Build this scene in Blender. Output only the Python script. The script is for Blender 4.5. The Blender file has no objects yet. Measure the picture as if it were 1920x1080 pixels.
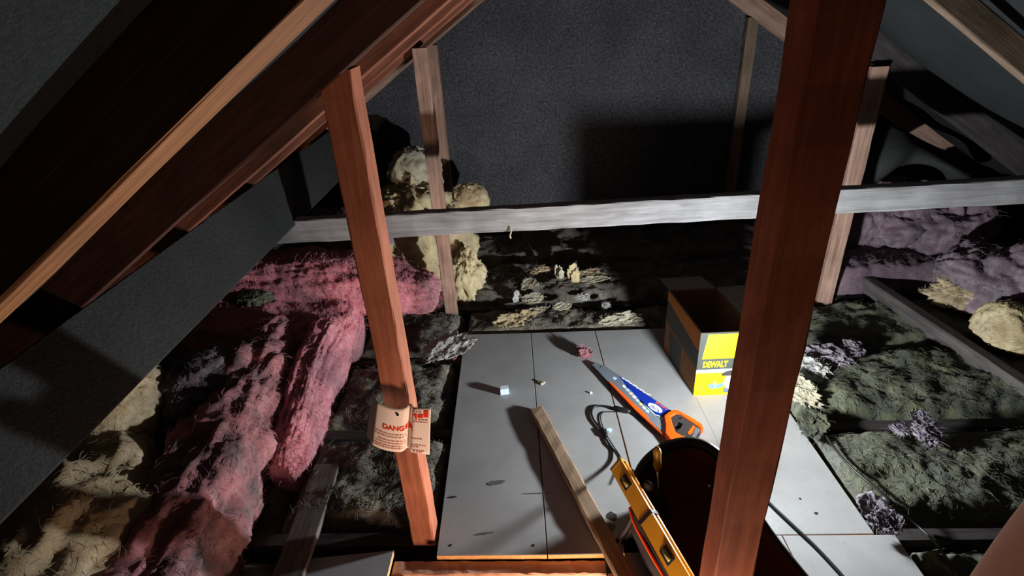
import bpy, bmesh, math, random
import numpy as np
from mathutils import Vector, Matrix

random.seed(7)
rng = np.random.default_rng(11)
S = bpy.context.scene
COL = S.collection

# ------------------------------------------------------------------ camera
# The loft: X across (along the ceiling joists), Y along the loft boards to the gable, Z up; board tops at Z = 0.
EX = np.array([.998, -.0321, -.0549]); EY = np.array([.0332, -.4737, .8801]); ED = np.array([.0543, .8801, .4717])
FPX = 1059.0
EYE = 1.5
cam_data = bpy.data.cameras.new('camera')
cam = bpy.data.objects.new('camera', cam_data); COL.objects.link(cam)
cam_data.sensor_width = 36.0
cam_data.lens = 36.0 * FPX / 1920.0
cam_data.clip_start = .01
R = Matrix(((EX[0], -EX[1], -EX[2]), (EY[0], -EY[1], -EY[2]), (-ED[0], ED[1], ED[2])))
q = R.to_quaternion(); q.normalize()
cam.matrix_world = Matrix.Translation((0, 0, EYE)) @ q.to_matrix().to_4x4()
S.camera = cam

# ------------------------------------------------------------------ world, exposure, lights
S.view_settings.view_transform = 'Standard'
S.view_settings.look = 'None'
S.view_settings.gamma = 1.0
S.view_settings.use_curve_mapping = False
S.view_settings.exposure = 0.0
W = bpy.data.worlds.new('world'); S.world = W; W.use_nodes = True
W.node_tree.nodes['Background'].inputs[0].default_value = (.55, .5, .55, 1)
W.node_tree.nodes['Background'].inputs[1].default_value = .009

LAMP = Vector((.668, 1.485, .205))
def lamp_light():
    L = bpy.data.lights.new('lantern_light', 'POINT')
    L.energy = 150.0; L.color = (.93, .97, 1.0); L.shadow_soft_size = .022
    L.use_nodes = True
    nt = L.node_tree; em = nt.nodes['Emission']
    fo = nt.nodes.new('ShaderNodeLightFalloff'); fo.inputs['Strength'].default_value = 1.0; fo.inputs['Smooth'].default_value = .6
    nt.links.new(fo.outputs['Quadratic'], em.inputs['Strength'])
    o = bpy.data.objects.new('lantern_light', L); COL.objects.link(o); o.location = LAMP
lamp_light()
def hatch_light():
    L = bpy.data.lights.new('hatch_light', 'AREA'); L.shape = 'RECTANGLE'; L.size = .16; L.size_y = .16
    L.energy = 13.0; L.color = (1.0, .68, .5)
    o = bpy.data.objects.new('hatch_light', L); COL.objects.link(o)
    o.location = (.15, .50, -.05); o.rotation_euler = (math.radians(180 - 60), 0, 0)
hatch_light()

# ------------------------------------------------------------------ helpers
def P(px, py, z=None, Y=None, X=None):
    r = np.array([px - 960, py - 540, FPX]); x = r @ EX; y = r @ EY; d = r @ ED
    t = Y / y if Y is not None else (X / x if X is not None else (EYE - z) / d)
    return Vector((x * t, y * t, EYE - d * t))

def tag(o, label=None, cat=None, group=None, kind=None):
    if label: o['label'] = label
    if cat: o['category'] = cat
    if group: o['group'] = group
    if kind: o['kind'] = kind
    return o

def empty(name, loc=(0, 0, 0), rz=0.0, label=None, cat=None, group=None, kind=None):
    o = bpy.data.objects.new(name, None); COL.objects.link(o)
    o.empty_display_size = .05
    o.location = loc; o.rotation_euler = (0, 0, rz)
    return tag(o, label, cat, group, kind)

def mesh_obj(name, verts, faces, mat, parent=None, smooth=False, matrix=None):
    me = bpy.data.meshes.new(name)
    me.from_pydata([tuple(v) for v in verts], [], [tuple(f) for f in faces])
    me.update()
    if mat: me.materials.append(mat)
    if smooth:
        me.polygons.foreach_set('use_smooth', [True] * len(me.polygons))
    o = bpy.data.objects.new(name, me); COL.objects.link(o)
    if matrix is not None: o.matrix_world = matrix
    if parent is not None:
        o.parent = parent
        if matrix is None:
            o.matrix_parent_inverse = parent_world(parent).inverted()
    return o

def parent_world(p):
    m = Matrix.LocRotScale(p.location, p.rotation_euler, p.scale)
    if p.parent is not None: m = parent_world(p.parent) @ p.matrix_parent_inverse @ m
    return m

def bm_obj(name, bm, mat, parent=None, smooth=False):
    bmesh.ops.recalc_face_normals(bm, faces=bm.faces)
    me = bpy.data.meshes.new(name); bm.to_mesh(me); bm.free()
    if mat: me.materials.append(mat)
    if smooth: me.polygons.foreach_set('use_smooth', [True] * len(me.polygons))
    o = bpy.data.objects.new(name, me); COL.objects.link(o)
    if parent is not None:
        o.parent = parent; o.matrix_parent_inverse = parent_world(parent).inverted()
    return o

def timber(name, p0, p1, w, h, up, mat, parent=None, ch=.003, seg=14, rough=.0012, bow=0.0, seed=0):
    """rough-sawn timber from p0 to p1 (centre line); w across, h along 'up'; chamfered arrises, slightly uneven."""
    p0 = Vector(p0); p1 = Vector(p1); ax = (p1 - p0); L = ax.length; ax.normalize()
    up = Vector(up); up = (up - ax * up.dot(ax)).normalized(); sd = up.cross(ax)
    M = Matrix((ax, sd, up)).transposed().to_4x4(); M.translation = (p0 + p1) / 2
    r = random.Random(seed + 91)
    a, b = w / 2, h / 2
    prof = [(-a + ch, -b), (a - ch, -b), (a, -b + ch), (a, b - ch), (a - ch, b), (-a + ch, b), (-a, b - ch), (-a, -b + ch)]
    V = []; F = []
    for i in range(seg + 1):
        t = i / seg; x = -L / 2 + L * t
        bz = bow * math.sin(math.pi * t)
        for (y, z) in prof:
            V.append((x, y + r.uniform(-rough, rough), z + bz + r.uniform(-rough, rough)))
    for i in range(seg):
        for k in range(8):
            F.append((i * 8 + k, i * 8 + (k + 1) % 8, (i + 1) * 8 + (k + 1) % 8, (i + 1) * 8 + k))
    F.append(tuple(range(7, -1, -1))); F.append(tuple(seg * 8 + k for k in range(8)))
    me = bpy.data.meshes.new(name); me.from_pydata(V, [], F); me.update(); me.materials.append(mat)
    o = bpy.data.objects.new(name, me); COL.objects.link(o)
    if parent is not None:
        o.parent = parent; o.matrix_local = parent_world(parent).inverted() @ M
    else: o.matrix_world = M
    return o

def box_bm(bm, lo, hi, M=None, bev=0.0):
    vs = [Vector((x, y, z)) for x in (lo[0], hi[0]) for y in (lo[1], hi[1]) for z in (lo[2], hi[2])]
    if M is not None: vs = [M @ v for v in vs]
    bv = [bm.verts.new(v) for v in vs]
    fs = [bm.faces.new([bv[i] for i in f]) for f in ((0, 1, 3, 2), (4, 6, 7, 5), (0, 4, 5, 1), (2, 3, 7, 6), (0, 2, 6, 4), (1, 5, 7, 3))]
    if bev > 0:
        es = list({e for f in fs for e in f.edges})
        bmesh.ops.bevel(bm, geom=es, offset=bev, segments=2, affect='EDGES', profile=.6)
    return bv

def tube_bm(bm, pts, rad, n=10, caps=True):
    pts = [Vector(p) for p in pts]
    rads = rad if isinstance(rad, (list, tuple)) else [rad] * len(pts)
    prev = None; rings = []
    for i, p in enumerate(pts):
        t = (pts[min(i + 1, len(pts) - 1)] - pts[max(i - 1, 0)]).normalized()
        u = (prev if prev is not None else (Vector((0, 0, 1)) if abs(t.z) < .9 else Vector((1, 0, 0))))
        u = (u - t * u.dot(t)).normalized(); prev = u
        v = t.cross(u)
        rings.append([bm.verts.new(p + (u * math.cos(k * 2 * math.pi / n) + v * math.sin(k * 2 * math.pi / n)) * rads[i]) for k in range(n)])
    for i in range(len(rings) - 1):
        for k in range(n):
            bm.faces.new((rings[i][k], rings[i][(k + 1) % n], rings[i + 1][(k + 1) % n], rings[i + 1][k]))
    if caps:
        bm.faces.new(rings[0][::-1]); bm.faces.new(rings[-1])

def smooth_path(pts, n=8):
    pts = [Vector(p) for p in pts]; out = []
    for i in range(len(pts) - 1):
        a = pts[max(i - 1, 0)]; b = pts[i]; c = pts[i + 1]; d = pts[min(i + 2, len(pts) - 1)]
        for k in range(n):
            t = k / n
            out.append(.5 * ((2 * b) + (c - a) * t + (2 * a - 5 * b + 4 * c - d) * t * t + (3 * b - a - 3 * c + d) * t ** 3))
    out.append(pts[-1]); return out

def poly_slab(bm, pts, z0, z1, M=None, holes=()):
    """extrude a 2-D polygon between z0 and z1 (pts in XY); M maps to the world"""
    def mp(p, z):
        v = Vector((p[0], p[1], z)); return M @ v if M is not None else v
    if not holes:
        lo = [bm.verts.new(mp(p, z0)) for p in pts]; hi = [bm.verts.new(mp(p, z1)) for p in pts]
        n = len(pts)
        fs = [bm.faces.new(hi), bm.faces.new(lo[::-1])]
        for i in range(n): bm.faces.new((lo[i], lo[(i + 1) % n], hi[(i + 1) % n], hi[i]))
        bmesh.ops.triangulate(bm, faces=[f for f in fs if len(f.verts) > 4])
    else:
        loops = [pts] + list(holes)
        for z, flip in ((z1, False), (z0, True)):
            es = []
            for lp in loops:
                vs = [bm.verts.new(mp(p, z)) for p in lp]
                es += [bm.edges.new((vs[i], vs[(i + 1) % len(vs)])) for i in range(len(vs))]
            bmesh.ops.triangle_fill(bm, edges=es, use_beauty=True)
        for lp in loops:
            lo = [bm.verts.new(mp(p, z0)) for p in lp]; hi = [bm.verts.new(mp(p, z1)) for p in lp]
            for i in range(len(lp)): bm.faces.new((lo[i], lo[(i + 1) % len(lp)], hi[(i + 1) % len(lp)], hi[i]))
        bmesh.ops.remove_doubles(bm, verts=bm.verts, dist=1e-6)

def text_mesh(s, size, mapf, mat, name, parent, bold=.0, align='LEFT', subdiv=0, sx=1.0):
    """flat lettering: the built-in font turned into a mesh, every vertex placed by mapf(x, y)"""
    cu = bpy.data.curves.new('lettering', 'FONT'); cu.body = s; cu.size = size; cu.align_x = align; cu.offset = bold
    cu.resolution_u = 3
    to = bpy.data.objects.new('lettering', cu); COL.objects.link(to)
    dg = bpy.context.evaluated_depsgraph_get()
    me = bpy.data.meshes.new_from_object(to.evaluated_get(dg))
    bpy.data.objects.remove(to); bpy.data.curves.remove(cu)
    bm = bmesh.new(); bm.from_mesh(me); bpy.data.meshes.remove(me)
    if subdiv: bmesh.ops.subdivide_edges(bm, edges=bm.edges, cuts=subdiv)
    for v in bm.verts: v.co = mapf(v.co.x * sx, v.co.y)
    me = bpy.data.meshes.new(name); bm.to_mesh(me); bm.free(); me.materials.append(mat)
    o = bpy.data.objects.new(name, me); COL.objects.link(o)
    o.parent = parent; o.matrix_parent_inverse = parent_world(parent).inverted()
    return o

def flat_poly(name, pts3, mat, parent):
    bm = bmesh.new(); f = bm.faces.new([bm.verts.new(p) for p in pts3])
    if len(pts3) > 4: bmesh.ops.triangulate(bm, faces=[f])
    return bm_obj(name, bm, mat, parent)

# gradient noise on arrays of points
_perm = rng.permutation(512)
_perm = np.concatenate([_perm, _perm, _perm])
_grad = rng.normal(size=(512, 3)); _grad /= np.linalg.norm(_grad, axis=1)[:, None]
def pnoise(p):
    i = np.floor(p).astype(int); fr = p - i; i = i % 512
    u = fr * fr * fr * (fr * (fr * 6 - 15) + 10)
    res = 0
    for dx in (0, 1):
        for dy in (0, 1):
            for dz in (0, 1):
                h = _perm[(_perm[(_perm[(i[:, 0] + dx) % 512] + i[:, 1] + dy) % 512] + i[:, 2] + dz) % 512]
                g = _grad[h % 512]
                dot = (g * (fr - np.array([dx, dy, dz]))).sum(1)
                w = (u[:, 0] if dx else 1 - u[:, 0]) * (u[:, 1] if dy else 1 - u[:, 1]) * (u[:, 2] if dz else 1 - u[:, 2])
                res = res + dot * w
    return res * 1.5
def fbm(p, o=4, rough=.5):
    r = 0; a = 1.0; n = 0
    for k in range(o):
        r = r + a * pnoise(p * 2 ** k + 17.3 * k); n += a; a *= rough
    return r / n
def ridge(p, o=3):
    r = 0; a = 1.0; n = 0
    for k in range(o):
        r = r + a * (1 - 2 * np.abs(pnoise(p * 2 ** k + 9.1 * k))); n += a; a *= .5
    return r / n

# ------------------------------------------------------------------ materials
def nodes(name):
    m = bpy.data.materials.new(name); m.use_nodes = True
    nt = m.node_tree; return m, nt, nt.nodes['Principled BSDF']
def srgb(c):
    return tuple(((x / 255) / 12.92 if x / 255 < .04045 else ((x / 255 + .055) / 1.055) ** 2.4) for x in c) + (1,)
def ramp(nt, stops):
    r = nt.nodes.new('ShaderNodeValToRGB'); e = r.color_ramp.elements
    while len(e) < len(stops): e.new(.5)
    for k, (p, c) in enumerate(stops): e[k].position = p; e[k].color = c
    return r
def coords(nt, kind='Object', scale=(1, 1, 1), rot=(0, 0, 0)):
    tc = nt.nodes.new('ShaderNodeTexCoord'); mp = nt.nodes.new('ShaderNodeMapping')
    mp.inputs['Scale'].default_value = scale; mp.inputs['Rotation'].default_value = rot
    nt.links.new(tc.outputs[kind], mp.inputs[0]); return mp.outputs[0]
def noise_n(nt, vec, scale, detail=4, rough=.55, dist=0.0):
    n = nt.nodes.new('ShaderNodeTexNoise'); n.inputs['Scale'].default_value = scale; n.inputs['Detail'].default_value = detail
    n.inputs['Roughness'].default_value = rough; n.inputs['Distortion'].default_value = dist
    nt.links.new(vec, n.inputs['Vector']); return n.outputs['Fac']
def bump(nt, h, bsdf, strength=.3, dist=.002):
    b = nt.nodes.new('ShaderNodeBump'); b.inputs['Strength'].default_value = strength; b.inputs['Distance'].default_value = dist
    nt.links.new(h, b.inputs['Height']); nt.links.new(b.outputs[0], bsdf.inputs['Normal'])
def mixc(nt, fac, a, b, mode='MIX'):
    m = nt.nodes.new('ShaderNodeMix'); m.data_type = 'RGBA'; m.blend_type = mode
    if isinstance(fac, float): m.inputs[0].default_value = fac
    else: nt.links.new(fac, m.inputs[0])
    for s, v in ((m.inputs[6], a), (m.inputs[7], b)):
        if isinstance(v, tuple): s.default_value = v
        else: nt.links.new(v, s)
    return m.outputs[2]

def wood(name, dark, mid, light, rough=.8, spec=.2, bumps=.35, knots=True):
    m, nt, b = nodes(name)
    v = coords(nt, 'Object', (1.4, 22, 22))
    n1 = noise_n(nt, v, 3.2, 6, .62, .6)
    c = ramp(nt, [(.28, srgb(dark)), (.5, srgb(mid)), (.74, srgb(light))]); nt.links.new(n1, c.inputs[0])
    v2 = coords(nt, 'Object', (2.2, 2.2, 2.2)); n2 = noise_n(nt, v2, 2.4, 3)
    c2 = ramp(nt, [(.3, (.72, .7, .68, 1)), (.65, (1.05, 1.04, 1.02, 1))]); nt.links.new(n2, c2.inputs[0])
    out = mixc(nt, 1.0, c.outputs[0], c2.outputs[0], 'MULTIPLY')
    if knots:
        vo = nt.nodes.new('ShaderNodeTexVoronoi'); vo.inputs['Scale'].default_value = 3.0
        nt.links.new(coords(nt, 'Object', (1.1, 3.2, 3.2)), vo.inputs['Vector'])
        k = ramp(nt, [(.05, (1, 1, 1, 1)), (.085, (0, 0, 0, 1))]); nt.links.new(vo.outputs['Distance'], k.inputs[0])
        out = mixc(nt, k.outputs[0], out, srgb(tuple(int(x * .62) for x in dark)))
    nt.links.new(out, b.inputs['Base Color'])
    b.inputs['Roughness'].default_value = rough; b.inputs['Specular IOR Level'].default_value = spec
    fine = noise_n(nt, coords(nt, 'Object', (6, 160, 160)), 3, 4)
    bump(nt, fine, b, bumps, .0012)
    return m

def plain(name, c, rough=.6, spec=.3, metal=0.0, var=.12, vscale=30, bumps=.1):
    m, nt, b = nodes(name)
    n = noise_n(nt, coords(nt, 'Object'), vscale, 4)
    lo = tuple(x * (1 - var) for x in srgb(c)[:3]) + (1,); hi = tuple(min(1, x * (1 + var)) for x in srgb(c)[:3]) + (1,)
    r = ramp(nt, [(.3, lo), (.7, hi)]); nt.links.new(n, r.inputs[0]); nt.links.new(r.outputs[0], b.inputs['Base Color'])
    b.inputs['Roughness'].default_value = rough; b.inputs['Specular IOR Level'].default_value = spec; b.inputs['Metallic'].default_value = metal
    if bumps: bump(nt, n, b, bumps, .001)
    return m

def wool(name, base, light, dark, dirt=.45, dscale=5.0, stretch=(1, 1, 1), sheen=.25):
    """mineral or glass wool: clotted fibre colour with soot-grey dirt lying in patches"""
    m, nt, b = nodes(name)
    v = coords(nt, 'Object', stretch)
    n1 = noise_n(nt, v, 26, 6, .65, .8)
    c = ramp(nt, [(.3, srgb(base)), (.68, srgb(light))]); nt.links.new(n1, c.inputs[0])
    n2 = noise_n(nt, v, dscale, 5, .62, .5)
    k = ramp(nt, [(max(.02, dirt - .08), (0, 0, 0, 1)), (min(.98, dirt + .3), (1, 1, 1, 1))]); nt.links.new(n2, k.inputs[0])
    out = mixc(nt, k.outputs[0], srgb(dark), c.outputs[0])
    nt.links.new(out, b.inputs['Base Color'])
    b.inputs['Roughness'].default_value = 1.0; b.inputs['Specular IOR Level'].default_value = .05
    b.inputs['Sheen Weight'].default_value = sheen; b.inputs['Sheen Roughness'].default_value = .6
    f = noise_n(nt, coords(nt, 'Object', stretch), 70, 8, .75, 2.2)
    bump(nt, f, b, 1.0, .012)
    return m

def felt_mat(name, lo, hi, speck=.66, scale=260):
    m, nt, b = nodes(name)
    v = coords(nt, 'Object')
    n = noise_n(nt, v, scale, 3, .7); n2 = noise_n(nt, v, 3.0, 4)
    c = ramp(nt, [(.35, srgb(lo)), (speck, srgb(hi)), (.82, srgb(tuple(min(255, int(x * 1.7)) for x in hi)))]); nt.links.new(n, c.inputs[0])
    c2 = ramp(nt, [(.3, (.75, .75, .77, 1)), (.7, (1.1, 1.1, 1.08, 1))]); nt.links.new(n2, c2.inputs[0])
    nt.links.new(mixc(nt, 1.0, c.outputs[0], c2.outputs[0], 'MULTIPLY'), b.inputs['Base Color'])
    b.inputs['Roughness'].default_value = .95; b.inputs['Specular IOR Level'].default_value = .12
    bump(nt, noise_n(nt, v, 90, 5, .7), b, .7, .006)
    return m

def panel_mat(name):
    m, nt, b = nodes(name)
    v = coords(nt, 'Object')
    n = noise_n(nt, v, 5, 5, .6); c = ramp(nt, [(.3, srgb((138, 139, 139))), (.7, srgb((155, 156, 156)))]); nt.links.new(n, c.inputs[0])
    f = noise_n(nt, v, 240, 3, .7); c2 = ramp(nt, [(.3, (.86, .85, .84, 1)), (.6, (1.03, 1.03, 1.03, 1))]); nt.links.new(f, c2.inputs[0])
    out = mixc(nt, 1.0, c.outputs[0], c2.outputs[0], 'MULTIPLY')
    s = noise_n(nt, v, 17, 3, .5); k = ramp(nt, [(.7, (0, 0, 0, 1)), (.78, (1, 1, 1, 1))]); nt.links.new(s, k.inputs[0])
    nt.links.new(mixc(nt, k.outputs[0], out, srgb((128, 128, 127))), b.inputs['Base Color'])
    b.inputs['Roughness'].default_value = .55; b.inputs['Specular IOR Level'].default_value = .3
    bump(nt, f, b, .08, .001)
    return m

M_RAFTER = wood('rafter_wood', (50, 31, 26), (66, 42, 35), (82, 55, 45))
M_RAFTER_LIT = wood('lit_rafter_wood', (92, 54, 42), (116, 72, 56), (136, 90, 72))  # lighter copy of the rafter wood, lamplight put into its tones
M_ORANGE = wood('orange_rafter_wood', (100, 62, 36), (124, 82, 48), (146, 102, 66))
M_POST = wood('post_wood', (140, 82, 60), (160, 100, 76), (178, 118, 94), knots=False)
M_POST2 = wood('red_post_wood', (126, 66, 42), (146, 80, 54), (164, 96, 68), knots=False)
M_PALE = wood('pale_wood', (128, 116, 106), (158, 148, 138), (182, 174, 166))
M_BEAM = wood('whitish_beam_wood', (112, 112, 113), (138, 138, 140), (156, 157, 160), bumps=.7, knots=False)
M_DIMMED = wood('dimmed_rafter_wood', (84, 70, 58), (104, 88, 74), (122, 106, 90))  # timber darkened in its colour to stand for dim light
M_FARPOST = wood('far_post_wood', (118, 92, 80), (146, 118, 104), (168, 142, 128))
M_TRIM = wood('trimmer_wood', (184, 134, 108), (206, 156, 130), (226, 184, 158))
M_BATTEN = wood('batten_wood', (112, 92, 74), (142, 120, 98), (164, 144, 122))
M_GREYWOOD = wood('grey_plank_wood', (74, 66, 62), (98, 90, 86), (120, 112, 106))
M_GREYWOOD2 = wood('dark_grey_batten_wood', (56, 54, 54), (74, 71, 70), (92, 88, 86))
M_DARKWOOD = wood('dark_joist_wood', (38, 34, 34), (52, 48, 48), (68, 64, 62))
M_PURLIN = felt_mat('purlin_felt', (45, 46, 46), (59, 60, 60))
M_FELT = felt_mat('roof_felt', (28, 31, 32), (41, 44, 45))
M_GABLE = felt_mat('gable_render', (46, 46, 49), (80, 80, 84), scale=75)
M_PANEL = panel_mat('loft_panel_face')
M_CHIP = felt_mat('chipboard_edge', (196, 138, 84), (232, 180, 118), scale=300)
M_PLASTER = plain('ceiling_plasterboard', (92, 84, 78), .95)
M_PINK = wool('pink_wool', (226, 112, 128), (246, 164, 174), (110, 66, 76), .30, 4.2)
M_PINKD = wool('dirty_pink_wool', (214, 112, 120), (236, 160, 164), (74, 54, 60), .42, 5.5)
M_PINKD2 = wool('sooty_purple_wool', (120, 88, 104), (164, 128, 142), (46, 36, 42), .46, 8.0)
M_LILAC = wool('lilac_wool', (164, 152, 168), (202, 194, 206), (84, 72, 84), .36, 9.0)
M_MAUVE = wool('mauve_wool', (142, 110, 126), (176, 146, 160), (70, 52, 62), .40, 4.0)
M_TAN = wool('tan_wool', (220, 190, 138), (240, 220, 178), (110, 84, 58), .34, 3.5)
M_YELLOW = wool('yellow_wool', (236, 212, 150), (246, 232, 186), (150, 118, 80), .30, 4.5)
M_CREAM = wool('cream_wool', (214, 204, 168), (232, 226, 200), (140, 126, 96), .3, 6.0)
M_DARKW = wool('sooty_wool', (116, 110, 94), (166, 158, 130), (46, 42, 38), .42, 11.0)
M_GREEN = wool('green_grey_wool', (86, 90, 68), (126, 130, 92), (44, 48, 40), .40, 7.0)
M_BACKW = wool('dark_back_wool', (106, 96, 84), (150, 140, 120), (46, 40, 38), .42, 10.0)
M_WHITEW = wool('white_wool', (214, 214, 208), (236, 236, 232), (150, 146, 138), .28, 8.0)
M_BLACK = plain('black_plastic', (24, 24, 26), .45, .4)
M_BAG = plain('black_bag_fabric', (40, 36, 37), .8, .25, var=.25, vscale=14, bumps=.25)
M_LINING = plain('warm_lit_bag_lining', (86, 46, 38), .85, .2)  # warm hatch light inside the bag put into the lining colour
M_ORP = plain('orange_plastic', (255, 92, 20), .38, .4, var=.05)
M_STEEL = plain('blade_steel', (150, 160, 172), .42, .5, metal=.55, var=.06, bumps=0)
M_SHINY = plain('bright_steel', (205, 208, 214), .18, .6, metal=1.0, var=.04, bumps=0)
M_BLUE = plain('blue_coating', (16, 44, 150), .5, .3, var=.05, bumps=0)
M_LBLUE = plain('pale_blue_print', (178, 214, 240), .6, .2, var=.05, bumps=0)
M_WHITE = plain('white_print', (236, 238, 240), .6, .2, var=.03, bumps=0)
M_GREY = plain('grey_rubber', (96, 102, 108), .6, .3, bumps=.05)
M_DGREY = plain('dark_grey_grip', (52, 48, 50), .6, .3, bumps=.05)
M_STAIN = plain('grey_floor_stain', (96, 95, 94), .7, .2)
M_YEL = plain('yellow_level_paint', (255, 186, 44), .42, .4, var=.05, bumps=0)
M_BOXY = plain('yellow_carton_print', (250, 200, 8), .6, .25, var=.03, bumps=0)
M_BOXK = plain('black_carton_print', (58, 64, 60), .6, .25, var=.08, bumps=0)
M_KRAFT = plain('brown_carton', (138, 104, 74), .9, .1, var=.1)
M_KGREY = plain('grey_carton_inside', (132, 122, 112), .9, .1, var=.08)
M_PAPER = plain('cream_tag_paper', (246, 232, 222), .85, .15, var=.03, vscale=8, bumps=0)
M_REDINK = plain('red_tag_ink', (226, 62, 40), .8, .1, var=.04, bumps=0)
M_PALEINK = plain('faded_red_ink', (206, 146, 130), .8, .1, var=.1, bumps=0)
M_OLIVE = plain('olive_yellow_handle', (170, 132, 40), .4, .4, var=.1, bumps=0)
M_SAWBLUE = plain('steel_blue_print', (96, 132, 178), .6, .2, var=.1, bumps=0)
def skin_mat():
    m, nt, b = nodes('skin')
    n = noise_n(nt, coords(nt, 'Object'), 60, 4); r = ramp(nt, [(.3, srgb((255, 158, 146))), (.7, srgb((255, 174, 162)))])
    nt.links.new(n, r.inputs[0]); nt.links.new(r.outputs[0], b.inputs['Base Color'])
    b.inputs['Roughness'].default_value = .5; b.inputs['Subsurface Weight'].default_value = 1.0; b.inputs['Subsurface Radius'].default_value = (1.0, .72, .66); b.inputs['Subsurface Scale'].default_value = .12
    bump(nt, noise_n(nt, coords(nt, 'Object'), 900, 3), b, .15, .0004)
    return m
M_SKIN = skin_mat()
def glow_mat():
    m, nt, b = nodes('lantern_diffuser'); b.inputs['Emission Color'].default_value = (.9, .96, 1, 1); b.inputs['Emission Strength'].default_value = 6
    n = noise_n(nt, coords(nt, 'Object'), 20, 2); r = ramp(nt, [(.3, (.8, .82, .84, 1)), (.7, (.9, .92, .94, 1))]); nt.links.new(n, r.inputs[0]); nt.links.new(r.outputs[0], b.inputs['Base Color'])
    return m
M_GLOW = glow_mat()
def vial_mat():
    m, nt, b = nodes('vial_liquid'); b.inputs['Base Color'].default_value = srgb((196, 190, 120)); b.inputs['Roughness'].default_value = .1
    b.inputs['Transmission Weight'].default_value = .6
    n = noise_n(nt, coords(nt, 'Object'), 20, 2); r = ramp(nt, [(.3, srgb((188, 182, 110))), (.7, srgb((206, 200, 130)))]); nt.links.new(n, r.inputs[0]); nt.links.new(r.outputs[0], b.inputs['Base Color'])
    return m
M_VIAL = vial_mat()

# ------------------------------------------------------------------ roof shell
TAN = .675; SEC = math.sqrt(1 + TAN * TAN); CS = 1 / SEC; SN = TAN / SEC
def ZL(x): return 1.6215 + TAN * x          # underside of the rafters, slope that falls to -X
def ZR(x): return 2.088 - TAN * x           # the other slope
APEX = .3456; YG = 3.60
RD = .10                                    # rafter depth
OFF = RD * SEC
def roof_shell():
    V = []; F = []
    ys = np.linspace(-1.2, YG + .02, 100); us = np.linspace(0, 1, 60)
    for side in (0, 1):
        base = len(V)
        for y in ys:
            for u in us:
                if side == 0: x = -2.75 + (APEX + 2.75) * u; z = ZL(x) + OFF
                else: x = APEX + (3.45 - APEX) * u; z = ZR(x) + OFF
                ph = ((y - .70) / .48) % 1.0
                z -= .028 * math.sin(math.pi * ph) ** 2 * min(1, u * (1 - u) * 12) + .004 * math.sin(x * 9 + y * 5)
                V.append((x, y, z))
        n = len(us)
        for i in range(len(ys) - 1):
            for k in range(n - 1):
                F.append((base + i * n + k, base + i * n + k + 1, base + (i + 1) * n + k + 1, base + (i + 1) * n + k))
    o = mesh_obj('ceiling', V, F, M_FELT, smooth=True)
    md = o.modifiers.new('thick', 'SOLIDIFY'); md.thickness = .004
    return tag(o, 'dark roofing felt sagging between the rafters on both roof slopes', kind='structure')
roof_shell()

def gable():
    xs = np.linspace(-2.7, 3.4, 160); V = []; F = []
    nz = 70
    pts = []
    for x in xs:
        zt = min(ZL(x), ZR(x)) + OFF + .02
        for k in range(nz): pts.append((x, YG, -.14 + (max(zt, -.1) + .14) * k / (nz - 1)))
    p = np.array(pts); p[:, 1] += .010 * fbm(p * np.array([9, 9, 9]), 5, .6) + .004 * pnoise(p * 60)
    for i in range(len(xs) - 1):
        for k in range(nz - 1):
            a = i * nz + k; F.append((a, a + nz, a + nz + 1, a + 1))
    o = mesh_obj('wall_back', p, F, M_GABLE, smooth=True)
    return tag(o, 'rough dark grey rendered gable wall at the end of the loft', kind='structure')
gable()

def ceiling_below():
    # plasterboard of the rooms below with the hatch opening left free
    hx0, hx1, hy0, hy1 = -.43, .29, -.75, 1.05
    bm = bmesh.new()
    for lo, hi in (((-2.7, -1.2, -.145), (hx0, YG, -.132)), ((hx1, -1.2, -.145), (3.4, YG, -.132)), ((hx0, hy1, -.145), (hx1, YG, -.132)), ((hx0, -1.2, -.145), (hx1, hy0, -.132))):
        box_bm(bm, lo, hi)
    return tag(bm_obj('floor', bm, M_PLASTER), 'plasterboard base of the loft under joists and boards', kind='structure')
FLOOR = ceiling_below()
def eave(name, x0, x1):
    bm = bmesh.new(); box_bm(bm, (x0, -1.2, -.14), (x1, YG, .12)); tag(bm_obj(name, bm, M_DARKWOOD), 'dark eaves board closing the low edge of the roof', kind='structure')
eave('wall_left', -2.62, -2.58); eave('wall_right', 3.2, 3.24)

# joists across the loft, one per truss
for k in range(6):
    y = 1.186 + .48 * k if k else 1.186
    timber('joist', (-2.55, y, -.077), (3.15, y, -.077), .045, .11, (0, 0, 1), M_DARKWOOD, FLOOR, seg=20, seed=k)
timber('joist', (-2.55, .70, -.077), (-.52, .70, -.077), .045, .11, (0, 0, 1), M_DARKWOOD, FLOOR, seed=20)
timber('joist', (.30, .70, -.077), (3.15, .70, -.077), .045, .11, (0, 0, 1), M_DARKWOOD, FLOOR, seed=21)

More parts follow.
